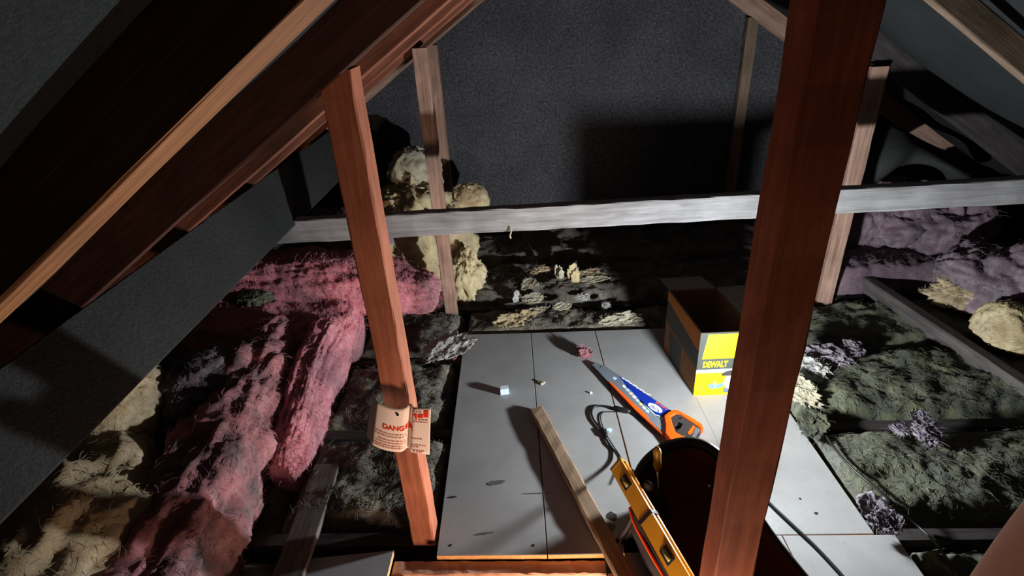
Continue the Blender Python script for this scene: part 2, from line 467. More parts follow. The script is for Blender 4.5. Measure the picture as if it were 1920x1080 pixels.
# ------------------------------------------------------------------ rafters
def rafter(side, y, w, label, mat, x_low=None, x_high=None, depth=RD, name='rafter', cat='rafter', group=None, shift=0.0):
    """rafter on one slope in the plane Y = y; the line given by ZL/ZR is its lower edge"""
    if side < 0:
        a = -2.6 if x_low is None else x_low; b = APEX if x_high is None else x_high
        n = Vector((-SN, 0, CS)); p0 = Vector((a, y, ZL(a) + shift)); p1 = Vector((b, y, ZL(b) + shift))
    else:
        a = APEX if x_low is None else x_low; b = 3.25 if x_high is None else x_high
        n = Vector((SN, 0, CS)); p0 = Vector((a, y, ZR(a) + shift)); p1 = Vector((b, y, ZR(b) + shift))
    p0 += n * depth / 2; p1 += n * depth / 2
    o = timber(name, p0, p1, w, depth, n, mat, seg=18, seed=int(y * 100), rough=.0015)
    return tag(o, label, cat, group)
GR = 'rafters of the felted roof'
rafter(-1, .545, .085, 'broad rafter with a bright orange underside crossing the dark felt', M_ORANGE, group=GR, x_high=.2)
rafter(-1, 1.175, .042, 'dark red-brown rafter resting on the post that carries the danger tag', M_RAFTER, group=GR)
rafter(-1, 1.66, .05, 'red-brown rafter next behind the tagged post, with a thin lit edge', M_RAFTER_LIT, group=GR)
rafter(-1, 2.14, .05, 'brown rafter over the slope in line with the far edge of the boards', M_RAFTER_LIT, group=GR)
rafter(-1, 2.60, .05, 'brown rafter meeting the slim post beside the yellow wool heap', M_RAFTER_LIT, group=GR)
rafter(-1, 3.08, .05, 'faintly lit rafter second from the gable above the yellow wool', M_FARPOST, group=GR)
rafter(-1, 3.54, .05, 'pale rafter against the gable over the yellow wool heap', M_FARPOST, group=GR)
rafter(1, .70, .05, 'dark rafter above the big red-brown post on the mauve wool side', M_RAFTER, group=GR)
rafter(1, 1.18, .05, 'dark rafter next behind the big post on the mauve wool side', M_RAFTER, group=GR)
rafter(1, 1.66, .045, 'dim brown rafter slanting down alone over the mauve wool', M_DIMMED, group=GR, depth=.062)
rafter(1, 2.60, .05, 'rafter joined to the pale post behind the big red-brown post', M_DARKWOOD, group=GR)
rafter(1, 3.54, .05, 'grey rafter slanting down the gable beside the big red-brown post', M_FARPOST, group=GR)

# the felt-grey purlin square to the rafters
def purlin():
    ce = Vector((-1.0, 0, .687)); d = Vector((-SN, 0, CS)); mid = ce + d * .1075 - Vector((CS, 0, SN)) * .025
    o = timber('purlin', mid + Vector((0, -1.1, 0)), mid + Vector((0, YG - .02, 0)), .05, .215, d, M_PURLIN, seg=30, rough=.001)
    tag(o, 'wide dark grey purlin running below the rafters above the pink insulation', 'purlin')
purlin()

# ------------------------------------------------------------------ posts and beam
def post(x, y, w, d, z0, z1, mat, label, seed=0, name='timber_post'):
    o = timber(name, (x, y, z0), (x, y, z1), w, d, (0, 1, 0), mat, seg=26, seed=seed, rough=.0013)
    return tag(o, label, 'post')
post(-.396, 1.196, .068, .072, -.022, 1.372, M_POST, 'red-brown timber post with a cream danger tag nailed to it', 1)
post(.340, .727, .072, .074, -.022, 1.9, M_POST2, 'thick red-brown timber post standing in front of the tool bag and carton', 2)
post(-.486, 2.555, .062, .045, -.022, 1.29, M_FARPOST, 'slim brown post between the yellow wool and the back beam', 3)
post(1.43, 2.575, .075, .05, -.022, 1.12, M_FARPOST, 'pale post half hidden behind the thick red-brown post', 4)
post(-.60, 3.545, .06, .05, -.02, 1.22, M_FARPOST, 'pale upright fixed to the gable wall above the yellow wool', 5)
post(1.22, 3.545, .06, .05, -.02, 1.27, M_DIMMED, 'dim upright fixed to the gable wall beside the thick post', 6)
bm_ = timber('cross_beam', (-1.42, 2.155, .645), (2.2, 2.155, .708), .05, .098, (0, 0, 1), M_BEAM, seg=60, rough=.0018, ch=.003)
tag(bm_, 'whitish rough-sawn beam running across the loft behind both posts', 'beam')
def splinter_hang():
    p = P(957, 432, Y=2.125); bm = bmesh.new()
    tube_bm(bm, smooth_path([p + Vector((0, 0, .012)), p + Vector((.004, -.004, 0)), p + Vector((-.003, -.006, -.022)), p + Vector((.002, -.004, -.034))], 4), [.0032] * 12 + [.001], 6)
    tag(bm_obj('wood_splinter', bm, M_CREAM), 'pale splinter hanging from the underside of the whitish beam', 'splinter')
splinter_hang()

# ------------------------------------------------------------------ loft boards
def panel(c, name='floor_panel'):
    """one loft panel from its four plan corners, top at Z = 0, 18 mm thick with softened edges and a chipboard edge"""
    bm = bmesh.new()
    cen = sum((Vector((p[0], p[1], 0)) for p in c), Vector()) / 4
    ins = []
    for p in c:
        v = Vector((p[0], p[1], 0)); ins.append(v + (cen - v).normalized() * .0025)
    lo = [bm.verts.new((p[0], p[1], -.018)) for p in c]
    mid = [bm.verts.new((p[0], p[1], -.0012)) for p in c]
    hi = [bm.verts.new((v.x, v.y, 0)) for v in ins]
    bm.faces.new(hi); bm.faces.new(lo[::-1])
    for i in range(4):
        j = (i + 1) % 4
        f = bm.faces.new((lo[i], lo[j], mid[j], mid[i])); f.material_index = 1
        bm.faces.new((mid[i], mid[j], hi[j], hi[i]))
    o = bm_obj(name, bm, M_PANEL, FLOOR); o.data.materials.append(M_CHIP)
    return o
def lerp(a, b, t): return a + (b - a) * t
G = .0018
back = [(-.393, 2.331), (-.066, 2.329), (.245, 2.333), (.567, 2.337), (.889, 2.340)]; GAPS = (.0018, .0018, .0018, .0001, .0018)
front = [(-.3475, 1.108), (-.0125, 1.108), (.298, 1.112), (.640, 1.170), (.965, 1.172)]
for i in range(4):
    fy = front[i]
    fr = front[i + 1] if i < 2 else (front[i + 1][0], front[i + 1][1])
    fl = front[i]
    if i == 2: fl = (.298, 1.172); fr = (.640, 1.172)
    G = GAPS[i]; H_ = GAPS[i + 1]
    panel([(fl[0] + G, fl[1]), (fr[0] - H_, fr[1]), (back[i + 1][0] - H_, back[i + 1][1]), (back[i][0] + G, back[i][1])])
panel([(.748, -.05), (1.073, -.05), (1.0205, 1.169), (.695, 1.169)])
panel([(.420, -.05), (.745, -.05), (.692, 1.169), (.367, 1.169)])
panel([(.215, .86), (.376, .86), (.364, 1.169), (.215, 1.169)])
panel([(-.735, .1), (-.480, .1), (-.482, 1.128), (-.741, 1.10)])
for px, py, sx, sy, a in ((848, 932, .014, .004, .1), (908, 1000, .03, .0035, .15), (1005, 925, .045, .002, .02), (845, 1022, .004, .004, 0), (1000, 1022, .004, .004, 0), (1147, 968, .015, .017, .5), (1143, 989, .018, .014, .3), (1107, 738, .004, .003, .4), (1530, 962, .006, .004, .2), (1500, 935, .004, .003, .2), (930, 905, .03, .01, .2)):
    p = P(px, py, z=.0006); n = 26; r = random.Random(px)
    pts = []
    for k in range(n):
        t = 2 * math.pi * k / n; m = 1 + r.uniform(-.14, .14); x = sx * m * math.cos(t); y = sy * m * math.sin(t)
        pts.append((p.x + x * math.cos(a) - y * math.sin(a), p.y + x * math.sin(a) + y * math.cos(a)))
    bm = bmesh.new(); poly_slab(bm, pts, .0002, .0012)
    bm_obj('dark_stain', bm, M_STAIN if py in (905, 925, 989, 1000) else M_DARKWOOD, FLOOR)

# trimmer at the hatch and the lining boards under it
tag(timber('hatch_trimmer', (-.477, 1.083, -.068), (.157, 1.083, -.068), .045, .094, (0, 0, 1), M_TRIM, seg=30, rough=.0018), 'rough pinkish trimmer timber closing the hatch under the board edge', 'timber')
tag(timber('hatch_lining', (-.475, 1.045, -.12), (.150, 1.045, -.12), .03, .05, (0, 0, 1), M_TRIM, seg=20, seed=5), 'pale lining strip nailed along the foot of the hatch trimmer', 'timber')
tag(timber('hatch_side_trimmer', (.180, .84, -.070), (.180, 1.06, -.070), .04, .10, (0, 0, 1), M_TRIM, seg=20, seed=6), 'short timber edging the hatch beside the tool bag', 'timber')
tag(timber('hatch_side_trimmer', (.325, -.6, -.070), (.325, .665, -.070), .04, .10, (0, 0, 1), M_TRIM, seg=20, seed=7), 'long timber edging the hatch in front of the thick post', 'timber')
tag(timber('hatch_side_trimmer', (-.455, -.6, -.070), (-.455, 1.055, -.070), .04, .10, (0, 0, 1), M_TRIM, seg=20, seed=8), 'timber edging the hatch on the insulation side', 'timber')

# loose timbers
def batten():
    a = P(1006, 769, z=.014); b = P(1128, 1000, z=.014); d = (b - a).normalized()
    o = timber('loose_batten', a, a + d * 1.02, .05, .027, (0, 0, 1), M_BATTEN, seg=24, rough=.0018, ch=.004, seed=3)
    o.location.z += 0
    tag(o, 'loose brown batten lying on the boards towards the hatch', 'timber')
batten()
tag(timber('grey_plank', (-.793, 1.463, .013), (-.742, .55, .013), .092, .022, (0, 0, 1), M_GREYWOOD, seg=20, seed=9), 'short grey plank laid over the joists beside the pink insulation', 'plank')
def rplank():
    a = P(1562, 490, z=.03); b = P(1925, 735, z=.03)
    d = (b - a).normalized()
    tag(timber('dark_plank', a - d * .1, b + d * .5, .05, .08, (0, 0, 1), M_GREYWOOD2, seg=24, seed=12), 'long dark grey batten lying along the edge of the mauve insulation', 'plank')
rplank()

# ------------------------------------------------------------------ insulation
def quads_obj(name, V, Q, mat):
    me = bpy.data.meshes.new(name); nv = len(V); nq = len(Q)
    me.vertices.add(nv); me.vertices.foreach_set('co', np.asarray(V, np.float32).ravel())
    me.loops.add(nq * 4); me.loops.foreach_set('vertex_index', np.asarray(Q, np.int32).ravel())
    me.polygons.add(nq); me.polygons.foreach_set('loop_start', np.arange(0, nq * 4, 4, dtype=np.int32))
    me.polygons.foreach_set('use_smooth', np.ones(nq, bool))
    me.update(calc_edges=True); me.validate(); me.materials.append(mat)
    o = bpy.data.objects.new(name, me); COL.objects.link(o); return o

def fibres(parent, verts, norms, n, mat, length=.03, width=.0009, seed=0, lift=.4):
    """fine curled strands teased out of a wool surface, as thin ribbons"""
    n = int(n * FIB); r = np.random.default_rng(seed); verts = np.asarray(verts); norms = np.asarray(norms)
    idx = r.integers(0, len(verts), n); p = verts[idx]; nn = norms[idx]
    base = np.stack([fbm(p * 6 + 3, 2), fbm(p * 6 + 40, 2), fbm(p * 6 + 80, 2)], 1) * 2.2
    t = r.normal(size=(n, 3)) * .8 + base; t -= nn * (t * nn).sum(1)[:, None]; t /= (np.linalg.norm(t, axis=1)[:, None] + 1e-9)
    s_ = np.cross(nn, t); L = (length * r.uniform(.3, 1.3, n))[:, None]; w = (width * r.uniform(.6, 1.5, n))[:, None]; cur = r.uniform(-.7, .7, n)[:, None]
    lf = lift * r.uniform(.2, 1.5, n)[:, None]
    out = []
    for k in range(4):
        u = k / 3; q_ = p + t * L * u + nn * (lf * L * u * (1.15 - .85 * u)) + s_ * cur * L * u * u
        ww = w * (1 - .6 * u); wd = s_ * .7 + nn * .7; out += [q_ - wd * ww, q_ + wd * ww]
    V = np.stack(out, 1).reshape(-1, 3); b = np.arange(n)[:, None] * 8
    Q = np.concatenate([b + np.array([2 * k, 2 * k + 1, 2 * k + 3, 2 * k + 2]) for k in range(3)], 0)
    o = quads_obj('loose_fibres', V, Q, mat)
    o.parent = parent; o.matrix_parent_inverse = parent_world(parent).inverted()
    o['kind'] = 'stuff'
    return o
FIB = 3.0

def grid_normals(P3):
    du = np.gradient(P3, axis=0); dv = np.gradient(P3, axis=1)
    n = np.cross(du, dv); n /= (np.linalg.norm(n, axis=2)[:, :, None] + 1e-9); return n

def roll(name, path, rad, mat, label, cat='insulation', nu=170, nv=110, amp=.03, layer=.0, lf=(3, 3, 26), crease=.0, cf=(5, 5, 5), strand=.02, seed=0, nfib=900, sup=2.6, floor=-.12, group=None, fl=.03, twist=0.0):
    """a soft batt or roll of wool swept along a path: (half width, half height) per point, creased, layered and torn"""
    pts = smooth_path(path, 12); n0 = len(pts)
    A = np.array([tuple(p) for p in pts]); RR = np.array(rad, float)
    t = np.linspace(0, 1, nu); ti = np.linspace(0, 1, n0); tr = np.linspace(0, 1, len(RR))
    C = np.stack([np.interp(t, ti, A[:, k]) for k in range(3)], 1)
    ra = np.interp(t, tr, RR[:, 0]); rb = np.interp(t, tr, RR[:, 1])
    T = np.gradient(C, axis=0); T /= np.linalg.norm(T, axis=1)[:, None]
    up = np.array([0, 0, 1.0]); Sd = np.cross(np.broadcast_to(up, T.shape), T); Sd /= (np.linalg.norm(Sd, axis=1)[:, None] + 1e-9); U = np.cross(T, Sd)
    # rounded ends
    Ltot = np.linalg.norm(np.diff(C, axis=0), axis=1).sum()
    e = np.minimum(t, 1 - t) * Ltot / (np.maximum(ra.mean(), .02) * .8); endf = np.sqrt(np.clip(1 - (1 - np.clip(e, 0, 1)) ** 2.6, 0.0004, 1))
    th = np.linspace(0, 2 * np.pi, nv, endpoint=False)
    tw = twist * t
    c = np.cos(th[None, :] + tw[:, None]); s = np.sin(th[None, :] + tw[:, None])
    cx = np.sign(c) * np.abs(c) ** (2 / sup); sy = np.sign(s) * np.abs(s) ** (2 / sup)
    off = Sd[:, None, :] * (cx * (ra * endf)[:, None])[:, :, None] + U[:, None, :] * (sy * (rb * endf)[:, None])[:, :, None]
    P3 = C[:, None, :] + off
    dirn = off / (np.linalg.norm(off, axis=2)[:, :, None] + 1e-9)
    q_ = P3.reshape(-1, 3) + seed * 3.7
    d = amp * fbm(q_ * 7, 5, .6)
    if layer: d += layer * ridge(q_ * np.array(lf), 3)
    if crease: d -= crease * np.clip(ridge(q_ * np.array(cf), 2) - .35, 0, 1) * 1.6
    if strand:
        ss = np.broadcast_to((t * Ltot)[:, None], (nu, nv)).ravel(); aa = np.broadcast_to(th[None, :], (nu, nv)).ravel()
        sq = np.stack([ss * 2.6 + seed, np.cos(aa) * 3.2 + .8 * fbm(q_ * 5, 2), np.sin(aa) * 3.2 + .8 * fbm(q_ * 5 + 60, 2)], 1)
        d += strand * ridge(sq, 4) + .4 * strand * fbm(q_ * 38, 3, .7)
    P3 = P3 + dirn * (d.reshape(nu, nv) * endf[:, None] ** .5)[:, :, None]
    if floor is not None: P3[:, :, 2] = np.maximum(P3[:, :, 2], floor)
    V = P3.reshape(-1, 3); F = []
    for i in range(nu - 1):
        for k in range(nv):
            F.append((i * nv + k, i * nv + (k + 1) % nv, (i + 1) * nv + (k + 1) % nv, (i + 1) * nv + k))
    F.append(tuple(range(nv - 1, -1, -1))); F.append(tuple((nu - 1) * nv + k for k in range(nv)))
    o = mesh_obj(name, V, F, mat, smooth=True)
    tag(o, label, cat, group)
    if nfib:
        fibres(o, V, dirn.reshape(-1, 3), nfib, mat, length=fl, seed=seed)
    return o

def pad(name, x0, x1, y0, y1, z, mat, label, amp=.03, seed=0, step=.011, lump=.03, lf=6, streak=(5, 5), nfib=900, base=-.13, group=None, edge=.05, fl=.03, kind=None):
    """a batt lying between two joists: lumpy, torn top and tucked-down edges, closed underneath"""
    nx = max(20, int((x1 - x0) / step)); ny = max(12, int((y1 - y0) / step))
    xs = np.linspace(x0, x1, nx); ys = np.linspace(y0, y1, ny)
    X, Yy = np.meshgrid(xs, ys, indexing='ij')
    q_ = np.stack([X.ravel(), Yy.ravel(), np.full(X.size, seed * 5.3)], 1)
    h = lump * fbm(q_ * lf, 4, .55) + amp * ridge(q_ * np.array([streak[0], streak[1], 1]) + fbm(q_ * 4, 2)[:, None] * 1.4, 4) * .6
    h += .012 * fbm(q_ * 34, 4, .65)
    ex = np.minimum(X - x0, x1 - X) / edge; ey = np.minimum(Yy - y0, y1 - Yy) / edge
    e = np.clip(np.minimum(ex, ey), 0, 1) ** .5
    Z = (z + h.reshape(X.shape) - base) * (.35 + .65 * e) + base
    wob = .012 * fbm(q_ * 9 + 31, 3); Xw = X + wob.reshape(X.shape) * (1 - 0 * e)
    P3 = np.stack([Xw, Yy, Z], 2); V = P3.reshape(-1, 3).tolist(); F = []
    for i in range(nx - 1):
        for k in range(ny - 1):
            a = i * ny + k; F.append((a, a + ny, a + ny + 1, a + 1))
    loop = [i * ny for i in range(nx)] + [(nx - 1) * ny + k for k in range(1, ny)] + [i * ny + ny - 1 for i in range(nx - 2, -1, -1)] + [k for k in range(ny - 2, 0, -1)]
    b0 = len(V)
    for v in loop: V.append((V[v][0], V[v][1], base))
    n = len(loop)
    for i in range(n): F.append((loop[(i + 1) % n], loop[i], b0 + i, b0 + (i + 1) % n))
    F.append(tuple(b0 + i for i in range(n)))
    o = mesh_obj(name, V, F, mat, smooth=True); tag(o, label, 'insulation', group, kind)
    if nfib: fibres(o, P3.reshape(-1, 3), grid_normals(P3).reshape(-1, 3), nfib, mat, length=fl, seed=seed)
    return o

def tuft(name, c, size, mat, label, seed=0, cat='insulation', n=44, amp=.45, group=None, flat=.6, nfib=120, fl=.02, f=None, rot=0.0):
    """a torn scrap of wool"""
    sx, sy, sz = size
    th = np.linspace(0, np.pi, n); ph = np.linspace(0, 2 * np.pi, 2 * n, endpoint=False)
    D = np.stack([np.outer(np.sin(th), np.cos(ph)), np.outer(np.sin(th), np.sin(ph)), np.outer(np.cos(th), np.ones(2 * n))], 2)
    q_ = D.reshape(-1, 3) + seed * 7.1
    q_ = q_ + .35 * np.stack([fbm(q_ * 2.1 + 7, 3), fbm(q_ * 2.1 + 57, 3), fbm(q_ * 2.1 + 97, 3)], 1)
    m = 1 + amp * 1.5 * fbm(q_ * (f or 1.7), 6, .66)
    V = D.reshape(-1, 3) * m[:, None] * np.array([sx, sy, sz]);
    cr, sr = math.cos(rot), math.sin(rot)
    V = np.stack([V[:, 0] * cr - V[:, 1] * sr, V[:, 0] * sr + V[:, 1] * cr, V[:, 2]], 1)
    zmin = V[:, 2].min(); V = V + np.array([c[0], c[1], c[2] - zmin * flat])
    V[:, 2] = np.maximum(V[:, 2], c[2])
    F = []
    w = 2 * n
    for i in range(n - 1):
        for k in range(w): F.append((i * w + k, (i + 1) * w + k, (i + 1) * w + (k + 1) % w, i * w + (k + 1) % w))
    o = mesh_obj(name, V, F, mat, smooth=True); tag(o, label, cat, group)
    if nfib: fibres(o, V, D.reshape(-1, 3), nfib, mat, length=fl, seed=seed)
    return o

# --- pink pile along the eaves below the purlin
roll('insulation_roll', [(-1.75, 2.30, .30), (-1.2, 2.38, .29), (-.85, 2.40, .27), (-.50, 2.36, .20)], [(.16, .11), (.17, .13), (.15, .11), (.05, .055)], M_PINK,
     'bright pink insulation batt lying uppermost behind the tagged post', seed=1, layer=.022, lf=(2, 2, 22), amp=.03, nfib=2200, nu=140)
roll('insulation_roll', [(-1.7, 2.16, .13), (-1.2, 2.2, .12), (-.86, 2.26, .10)], [(.2, .15), (.2, .15), (.13, .13)], M_PINK,
     'folded pink insulation batt under the uppermost bright pink one', seed=2, layer=.03, lf=(2, 3, 20), amp=.03, nfib=2200, nu=130)
roll('insulation_roll', [(-1.22, 2.08, .10), (-1.15, 1.75, .12), (-1.10, 1.4, .12), (-1.08, 1.0, .10), (-1.08, .62, .08)], [(.16, .15), (.13, .18), (.13, .17), (.12, .17), (.13, .15)], M_PINKD,
     'long sooty pink insulation batt running forward from the folded pink pile', seed=3, layer=.03, lf=(16, 2, 5), amp=.05, crease=.04, cf=(7, 2.5, 5), nfib=2600, nu=190, nv=90)
roll('insulation_roll', [(-.955, 2.12, .13), (-.95, 1.8, .09), (-.93, 1.5, .03), (-.935, 1.4, .01)], [(.07, .12), (.06, .13), (.05, .10), (.03, .05)], M_PINK,
     'narrow pink strip of insulation along the inner edge of the pile', seed=4, layer=.02, lf=(18, 2, 4), amp=.03, nfib=1300, nu=120)
tuft('insulation_clump', (-1.27, 1.62, .20), (.12, .2, .10), M_PINKD2, 'sooty purple clump on top of the long sooty pink batt', 5, nfib=1200, f=1.2, amp=.35)
tuft('insulation_clump', P(475, 560, Y=2.16) - Vector((0, 0, .02)), (.085, .05, .03), M_GREEN, 'greenish yellow tuft poking from the bright pink batt', 6, nfib=200)
tuft('insulation_clump', (-1.42, 1.42, .22), (.12, .2, .16), M_TAN, 'tan insulation lump against the purlin behind the big tan roll', 7, nfib=700, amp=.3)
roll('insulation_roll', [(-1.62, 1.38, .06), (-1.42, 1.18, .15), (-1.32, .95, .18), (-1.30, .6, .16)], [(.22, .2), (.24, .23), (.22, .22), (.2, .2)], M_TAN,
     'big tan insulation roll bulging below the dark grey purlin', seed=8, amp=.05, crease=.05, cf=(3.2, 3.2, 3.2), nfib=2000, nu=150, nv=90)

# --- yellow heap in the far corner
tuft('insulation_block', (-.72, 3.02, -.05), (.33, .28, .34), M_YELLOW, 'large yellow insulation block at the foot of the heap below the beam', 11, nfib=700, amp=.35)
tuft('insulation_block', (-.73, 3.22, .44), (.165, .14, .16), M_CREAM, 'pale cream insulation block topping the yellow heap', 12, nfib=300, amp=.22)
tuft('insulation_block', (-.84, 3.1, .36), (.14, .10, .10), M_YELLOW, 'ochre insulation lump under the pale cream block', 13, nfib=200, amp=.3)
tuft('insulation_block', (-.42, 3.18, .32), (.115, .10, .11), M_YELLOW, 'rounded yellow insulation lump beside the slim brown post', 14, nfib=200, amp=.2)
tuft('insulation_block', (-.66, 3.0, .30), (.12, .10, .09), M_MAUVE, 'grey-pink insulation lump in the middle of the yellow heap', 15, nfib=200)
tuft('insulation_block', (-1.0, 2.8, .25), (.2, .15, .14), M_MAUVE, 'mauve insulation lump where the beam meets the purlin', 16, nfib=200)
tuft('insulation_block', (-.42, 2.78, -.06), (.10, .11, .17), M_YELLOW, 'pale yellow wool lump at the foot of the slim brown post', 17, nfib=300)

# --- wool between the joists on the pink side of the boards
GP = 'wool pads between the joists beside the pink pile'
pad('insulation_pad', -.89, -.37, 1.215, 1.625, .0, M_DARKW, 'sooty wool pad behind the foot of the tagged post', seed=21, amp=.035, lump=.05, lf=7, nfib=900, group=GP)
pad('insulation_pad', -.90, -.41, 1.69, 2.11, .0, M_DARKW, 'sooty wool pad under the hanging danger tag', seed=22, amp=.035, lump=.05, lf=7, nfib=900, group=GP)
pad('insulation_pad', -.90, -.42, 2.175, 2.57, .0, M_BACKW, 'dark wool pad between the pink pile and the corner of the boards', seed=23, amp=.03, lump=.03, nfib=500, group=GP)
pad('insulation_pad', -2.1, -.86, .74, 1.155, -.06, M_BACKW, 'dark wool pad under the short grey plank', seed=24, amp=.02, lump=.02, nfib=200, step=.02, group=GP)
pad('insulation_pad', -2.1, -.92, 1.215, 1.63, -.05, M_BACKW, 'dark wool pad below the big tan roll', seed=25, amp=.02, nfib=0, step=.025, group=GP)
pad('insulation_pad', -2.1, -.92, 1.69, 2.11, -.05, M_BACKW, 'dark wool pad below the folded pink batt', seed=26, amp=.02, nfib=0, step=.025, group=GP)
pad('insulation_pad', -2.1, -.92, 2.175, 2.57, -.05, M_BACKW, 'dark wool pad below the uppermost pink batt', seed=27, amp=.02, nfib=0, step=.025, group=GP)

# --- back of the loft
GB = 'wool pads behind the boards'
pad('insulation_pad', -.40, 1.2, 2.352, 2.575, -.015, M_DARKW, 'strip of greenish wool along the far edge of the boards', seed=31, amp=.03, lump=.035, nfib=900, group=GB, edge=.03)
pad('insulation_pad', -.42, 1.38, 2.64, 3.06, .02, M_BACKW, 'torn dark wool pad in the first bay behind the boards', seed=32, amp=.06, lump=.05, streak=(3, 12), nfib=1200, group=GB)
pad('insulation_pad', -1.95, 2.6, 3.12, 3.56, .03, M_BACKW, 'dark wool pad lying along the foot of the gable', seed=33, amp=.05, lump=.05, step=.016, nfib=900, group=GB)
pad('insulation_pad', -2.1, -.44, 2.64, 3.06, -.03, M_BACKW, 'dark wool pad under the yellow heap', seed=34, amp=.03, nfib=200, step=.02, group=GB)
GL = 'pale torn scraps of wool behind the boards'
def scrap(px, py, z, size, mat, label, seed, rot=0.0, amp=.45, f=None):
    torn('wool_scrap', P(px, py, z=z), size, mat, label, seed, 'wool scrap', rot)
def torn(name, c, size, mat, label, seed, cat, rot=0.0, layers=4, nfib=130, fl=.016):
    sx, sy, sz = size
    upright = sz >= .03 and sx < .035
    r = np.random.default_rng(seed); VV = []; FF = []; NN = []
    for lay in range(layers):
        n, m = 56, 9; th = np.linspace(0, 2 * np.pi, n, endpoint=False)
        ring = 1 + .55 * fbm(np.stack([np.cos(th) * 1.3 + seed, np.sin(th) * 1.3 + lay * 3, np.full(n, seed * 1.7)], 1), 3, .75) + .3 * pnoise(np.stack([np.cos(th) * 6, np.sin(th) * 6 + lay * 5, np.full(n, seed * 2.7)], 1))
        ox, oy = r.uniform(-.5, .5) * sx, r.uniform(-.5, .5) * sy; k_ = r.uniform(.45, .95); ra = rot + r.uniform(-.3, .3)
        rr = np.linspace(0.02, 1, m)
        x = np.outer(rr, np.cos(th) * ring) * sx * k_; y = np.outer(rr, np.sin(th) * ring) * sy * k_ * 1.1
        X = x * math.cos(ra) - y * math.sin(ra) + ox; Y_ = x * math.sin(ra) + y * math.cos(ra) + oy
        q_ = np.stack([X.ravel() + seed, Y_.ravel(), np.full(X.size, lay * 2.0)], 1)
        zz = sz * (.9 / layers * lay + .6 * fbm(q_ * 22, 4, .65).reshape(X.shape)) + .25 * Y_ + (.006 * rr ** 2)[:, None]
        top = np.stack([X + c.x, Y_ + c.y, zz + c.z], 2)
        if upright: top = np.stack([X + c.x, c.y + .016 * (lay - 1.5) + zz * .3, c.z + Y_ * sz / sy * 1.1 + .2 * sz], 2)
        bot = top - (np.array([0, -1.6, 0]) if upright else np.array([0, 0, 1])) * (.006 * (1 - rr ** 3) + .0008)[:, None, None]
        for G_, flip in ((top, 0), (bot, 1)):
            b0 = len(VV); VV += G_.reshape(-1, 3).tolist()
            for i in range(m - 1):
                for k in range(n):
                    q4 = (b0 + i * n + k, b0 + (i + 1) * n + k, b0 + (i + 1) * n + (k + 1) % n, b0 + i * n + (k + 1) % n)
                    FF.append(q4[::-1] if flip else q4)
        t0 = b0 - m * n + (m - 1) * n; b1 = b0 + (m - 1) * n
        for k in range(n): FF.append((t0 + k, b1 + k, b1 + (k + 1) % n, t0 + (k + 1) % n))
    o = mesh_obj(name, VV, FF, mat, smooth=True); tag(o, label, cat)
    V = np.array(VV); fibres(o, V, np.tile([0, -.4, .9], (len(V), 1)), nfib, mat, length=fl, seed=seed)
scrap(1048, 517, .08, (.026, .02, .042), M_CREAM, 'upright cream wool scrap with two peaks behind the boards', 41, amp=.3)
scrap(1076, 519, .08, (.030, .02, .044), M_YELLOW, 'upright ochre wool scrap beside the cream one behind the boards', 42, amp=.3)
scrap(1105, 514, .07, (.075, .022, .012), M_TAN, 'flat tan wool strip behind the ochre scrap', 43, .2)
scrap(1015, 508, .08, (.07, .015, .010), M_TAN, 'flat grey-tan wool strip leading to the cream scrap', 44, .25)
scrap(1110, 527, .055, (.085, .02, .014), M_CREAM, 'pale torn layer of wool under the ochre scrap', 45, .05)
scrap(1060, 533, .045, (.14, .03, .02), M_DARKW, 'grey ragged wool layer in the middle of the torn pad', 46, .1)
scrap(990, 536, .055, (.055, .03, .02), M_CREAM, 'curled pale wool flake above the white lump', 47, .5)
scrap(968, 560, .03, (.022, .022, .032), M_WHITEW, 'small white wool lump at the edge of the torn pad', 48, amp=.25)
scrap(1000, 562, .03, (.06, .025, .018), M_CREAM, 'greenish cream wool flake beside the white lump', 49, .1)
scrap(998, 584, .02, (.075, .016, .012), M_CREAM, 'pale wool strip low in front of the torn pad', 50, .05)
scrap(1052, 577, .02, (.05, .016, .012), M_CREAM, 'short pale wool strip in front of the torn pad', 51, .3)
scrap(1095, 560, .03, (.035, .02, .016), M_WHITEW, 'grey-white wool flake near the shadow of the carton', 52, .3)
scrap(1136, 575, .02, (.016, .014, .014), M_WHITEW, 'tiny white wool flake near the shadow of the carton', 53)
scrap(970, 605, .0, (.09, .05, .035), M_YELLOW, 'yellowish wool heap on the far edge of the boards', 54, .2)
scrap(1165, 603, .0, (.12, .04, .022), M_CREAM, 'pale green wool drift along the far board edge', 55, .05)
scrap(1250, 562, .02, (.03, .03, .02), M_DARKW, 'dim wool flake behind the carton', 56)

# --- wool on the other side of the boards
GW = 'green-grey wool pads between the joists beside the boards'
pad('insulation_pad', 1.045, 2.72, .745, 1.155, -.03, M_GREEN, 'green-grey wool pad in front of the joist by the tool bag', seed=61, amp=.04, lump=.04, nfib=700, group=GW)
pad('insulation_pad', .965, 2.72, 1.215, 1.63, .005, M_GREEN, 'large green-grey wool pad nearest the lit boards', seed=62, amp=.035, lump=.035, streak=(3, 7), nfib=2000, group=GW)
pad('insulation_pad', .93, 2.72, 1.69, 2.11, .005, M_GREEN, 'green-grey wool pad in the second bay beside the boards', seed=63, amp=.035, lump=.04, streak=(4, 6), nfib=2000, group=GW)
pad('insulation_pad', .915, 2.72, 2.175, 2.575, -.01, M_GREEN, 'shadowed green-grey wool pad at the foot of the pale post', seed=64, amp=.035, lump=.04, nfib=1000, group=GW)
pad('insulation_pad', 1.46, 2.6, 2.64, 3.06, .10, M_MAUVE, 'dark mauve wool pad beyond the dark board', seed=65, amp=.04, lump=.04, nfib=500, group=GW)
